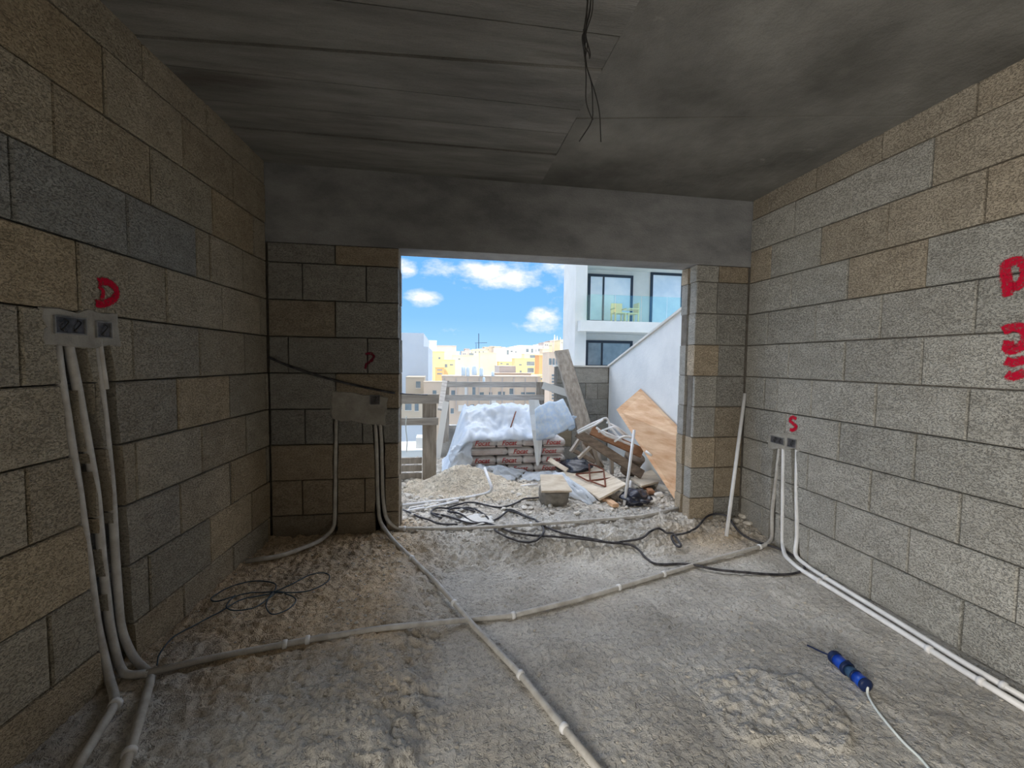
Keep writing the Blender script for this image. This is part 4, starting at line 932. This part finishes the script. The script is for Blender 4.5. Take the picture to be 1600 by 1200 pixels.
# ------------------------------------------------------------------ the town beyond
def house(label, x0, y0, x1, y1, Y, m, wins=(), depth=3.5, par=True, extra=None, zlow=None, nm='house'):
    a, b = P(x0, y1, Y), P(x1, y0, Y); z0 = a.z if zlow is None else zlow
    h = thing(nm, label, 'building', ((a.x + b.x)/2, Y, z0))
    box('wall', (a.x, Y, z0), (b.x, Y + depth, b.z), m, h)
    s = Y/660.
    if par: box('roof_edge', (a.x - .4*s, Y - .5*s, b.z), (b.x + .4*s, Y + depth, b.z + .9*s), m, h)
    for q in wins:
        (wx0, wy0, wx1, wy1) = q[:4]; p, r = P(wx0, wy1, Y), P(wx1, wy0, Y); gm = q[4] if len(q) > 4 else 'town_window'
        w = box('window', (p.x, Y - .35*s, p.z), (r.x, Y + .1, r.z), gm, h)
        if wy1 - wy0 > 5: box('sill', (p.x - .5*s, Y - .8*s, p.z - .6*s), (r.x + .5*s, Y, p.z), 'town_trim', w)
    return h
GZ = -14
# shaded side wall close on the left and the roofs beneath it
a = P(668, 590, 15.5)
lw = thing('party_wall', 'tall pale blue grey rendered wall at far left', 'building', (a.x - 2, 15.5, GZ))
box('wall', (-9, 15.5, GZ), (P(662, 540, 15.5).x, 22, P(640, 520, 15.5).z), 'town_bluegrey', lw); box('step', (P(662, 560, 15.5).x, 15.5, GZ), (P(669, 560, 15.5).x, 22, P(640, 541, 15.5).z), 'town_bluegrey', lw)
house('small beige house under the tall grey wall', 634, 590, 663, 640, 14.0, 'town_stone', [(650, 596, 657, 606)], 1.2, zlow=GZ)
house('cream house with a small green window behind guard frame', 662, 597, 692, 645, 13.5, 'town_shade_beige', [(676, 610, 682, 616)], .4, zlow=GZ)
house('beige house with dark windows seen through guard frame', 620, 626, 661, 660, 12.5, 'town_beige', [(633, 631, 643, 641), (648, 631, 654, 642), (625, 632, 628, 640)], .8, zlow=GZ)
house('pale grey lower building left below the guard rail', 600, 663, 664, 700, 11.0, 'town_bluegrey', [], 1.0, zlow=GZ)
house('white parapet roof low at far left', 600, 704, 662, 722, 9.0, 'town_white', [], 1.0, zlow=-8)
box('roof_box', (P(650, 690, 9.2).x, 9.2, -2), (P(661, 690, 9.2).x, 9.6, P(655, 684, 9.2).z), 'town_white'); tag(bpy.data.objects['roof_box'], 'small white stepped block on the left parapet', 'wall block')
# mid block behind the far rail, in the shade of our building
mid = house('long pinkish beige terrace building behind far guard rail', 690, 589, 845, 670, 24.0, 'town_shade_beige',
    [(705, 610, 711, 617), (726, 605, 731, 617, 'town_trim'), (738, 605, 743, 617), (749, 613, 756, 618), (764, 613, 769, 618), (778, 612, 783, 617), (785, 612, 789, 617), (796, 607, 804, 616), (814, 613, 836, 616), (704, 638, 709, 646), (735, 632, 741, 642), (716, 633, 729, 642, 'town_trim'), (765, 625, 775, 631, 'town_trim')], 1.7, zlow=GZ)
for i in range(9): x = 694 + i*18; box('pilaster', (P(x, 600, 24).x, 23.9, P(x, 640, 24).z), (P(x + 1.6, 600, 24).x, 24.1, P(x, 590, 24).z), 'town_pinkgrey', mid)
house('flat roofed pinkish block standing on the mid terrace', 780, 573, 806, 590, 27.0, 'town_pinkgrey', [], 2.6, zlow=GZ)
house('long low parapet roof behind the mid terrace', 770, 584, 830, 592, 26.0, 'town_shade_beige', [], .8, zlow=GZ)
for i, (x, y0, y1, w) in enumerate([(724, 572, 587, 7), (731, 573, 588, 6), (741, 571, 586, 8), (752, 574, 588, 6), (770, 580, 588, 5), (756, 589, 597, 4)]):
    p = P(x, y1, 23.4); q = P(x, y0, 23.4); rr = (P(x + w/2, y1, 23.4) - p).length
    o = lathe('water_tank', [(rr*.95, 0), (rr, (q.z - p.z)*.15), (rr, (q.z - p.z)*.85), (rr*.5, (q.z - p.z))], 14, 'tank', p); tag(o, ['leftmost', 'second', 'largest middle', 'fourth', 'rightmost squat', 'low front'][i] + ' pale blue water tank on the mid terrace roof', 'water tank', 'roof water tanks')
pt = house('pale tower with dark louvred windows behind the leaning plank', 857, 551, 884, 680, 34.0, 'town_shade_beige', [(858, 560, 862, 570), (863, 560, 867, 570), (868, 561, 872, 570)] + [(862, 585 + i*5, 870, 588 + i*5) for i in range(4)] + [(862, 611 + i*5, 870, 614 + i*5) for i in range(3)], 2.6, zlow=GZ)
# sunlit hillside
house('yellow stepped building left of the town view', 669, 550, 694, 592, 62, 'town_yellow', [(685, 558, 688, 561)], 2.6, zlow=GZ)
house('yellow house with dark balcony openings', 690, 563, 711, 590, 58, 'town_yellow', [(695, 569, 699, 574), (703, 569, 708, 571)], 2.6, zlow=GZ)
house('orange house with stacked balconies in the town', 680, 575, 694, 592, 55, 'town_orange', [(683, 577, 691, 579), (683, 583, 691, 585)], 2.6, zlow=GZ)
house('bright white rooftop room at the left skyline', 662, 533, 682, 545, 80, 'town_white', [], 2.6, zlow=GZ)
house('broad grey pink building on the left skyline', 675, 541, 713, 560, 90, 'town_pinkgrey', [], 2.6, zlow=GZ)
house('pale yellow wide building left of the mast', 707, 556, 740, 580, 75, 'town_pale_yellow', [(733, 552, 740, 556), (716, 560, 719, 562)], 2.6, zlow=GZ)
house('tall blank pale yellow block at the town centre', 750, 552, 776, 586, 66, 'town_pale_yellow', [], 2.6, zlow=GZ)
house('small pale yellow block above the blank one', 738, 547, 762, 560, 84, 'town_pale_yellow', [(742, 549, 744, 551), (748, 549, 750, 551), (754, 549, 756, 551)], 2.6, zlow=GZ)
house('white wide apartment block on the hillside', 773, 545, 812, 566, 92, 'town_cream', [(792, 547, 795, 554), (798, 548, 801, 550), (805, 549, 807, 551)], 2.6, zlow=GZ)
house('cream apartment block with a window row near skyline', 811, 541, 848, 562, 96, 'town_cream', [(822, 545, 826, 550), (830, 545, 833, 551), (837, 546, 838, 550), (841, 545, 845, 549)], 2.6, zlow=GZ)
house('low yellow house row with small windows', 780, 566, 806, 580, 64, 'town_yellow', [(791, 568, 795, 570), (801, 567, 805, 570), (782, 567, 785, 569)], 2.6, zlow=GZ)
house('bright yellow house with two balconies', 804, 561, 843, 586, 58, 'town_yellow', [(823, 565, 835, 571), (824, 575, 834, 582), (811, 569, 815, 571), (812, 579, 815, 582)], 2.6, zlow=GZ)
house('yellow upper house with a dark balcony', 819, 554, 850, 566, 70, 'town_pale_yellow', [(828, 555, 841, 559)], 2.6, zlow=GZ)
house('orange block standing for the shaded side of the yellow house', 842, 556, 849, 586, 54, 'town_orange', [], 2.6, zlow=GZ)  # shade on the yellow house's right face put into orange colour
house('low sunlit yellow roof between the tower and terrace', 828, 587, 857, 600, 45, 'town_yellow', [(831, 590, 835, 596), (845, 591, 853, 593)], 2.6, zlow=GZ)
house('pale beige house beside the tower', 847, 546, 858, 592, 78, 'town_beige', [(851, 560, 854, 563), (850, 568, 854, 571)], 2.6, zlow=GZ)
rg = random.Random(21)
sky_cols = ['cream', 'white', 'pale_yellow', 'pinkgrey', 'beige']
def skyline(x):
    return 546 - 4*sst(700, 830, x) - 12*sst(820, 885, x) + 4*sst(760, 700, x)
for i in range(30):
    x = 694 + i*6.4 + rg.uniform(-2, 2); y = skyline(x) + rg.uniform(-2.5, 2.5); w = rg.uniform(5, 11)
    house('small distant house on the hilltop skyline', x, y, x + w, y + 14, (140, 149, 158, 167)[i % 4], 'town_' + rg.choice(sky_cols), [(x + w*.25, y + 2.5, x + w*.25 + 1.6, y + 4.5), (x + w*.6, y + 2.5, x + w*.6 + 1.6, y + 4.5)] if w > 7 else [], 8, zlow=-20)['group'] = 'distant houses on the hilltop'
for i, x in enumerate((866, 868.5, 872)):
    p, q = P(x + i*1.5, 560, 172), P(x + i*1.5, 523 + i*2, 172); o = lathe('church_spire', [(.55, 0), (.55, (q.z - p.z)*.5), (.1, q.z - p.z)], 8, 'town_cream', p); tag(o, ['left', 'middle', 'right'][i] + ' one of three slim pale spires on the skyline', 'spire', 'church spires on the skyline')
mast = thing('radio_mast', 'tall thin radio mast on the town skyline', 'mast', P(748, 550, 150))
plank('pole', P(748, 550, 150), P(748, 521, 150), .22, .22, 'frame_dark', mast, up=(0, 1, 0)); plank('arm', P(742, 536, 150), P(761, 535.5, 150), .14, .14, 'frame_dark', mast, up=(0, 1, 0)); plank('stay', P(744, 550, 150), P(744, 537, 150), .14, .14, 'frame_dark', mast, up=(0, 1, 0))
def hill(u, v):
    y = 8 + 300*v; x = -140 + 320*u
    return (x, y, -14 + 13*sst(40, 170, y) + 1.5*nz(x, y, .03, 4) + 4*sst(20, 90, x)*sst(90, 200, y))
struct(grid('hillside_ground', hill, 40, 40, 'hill'), 'built up hillside ground below the town', 'ground')
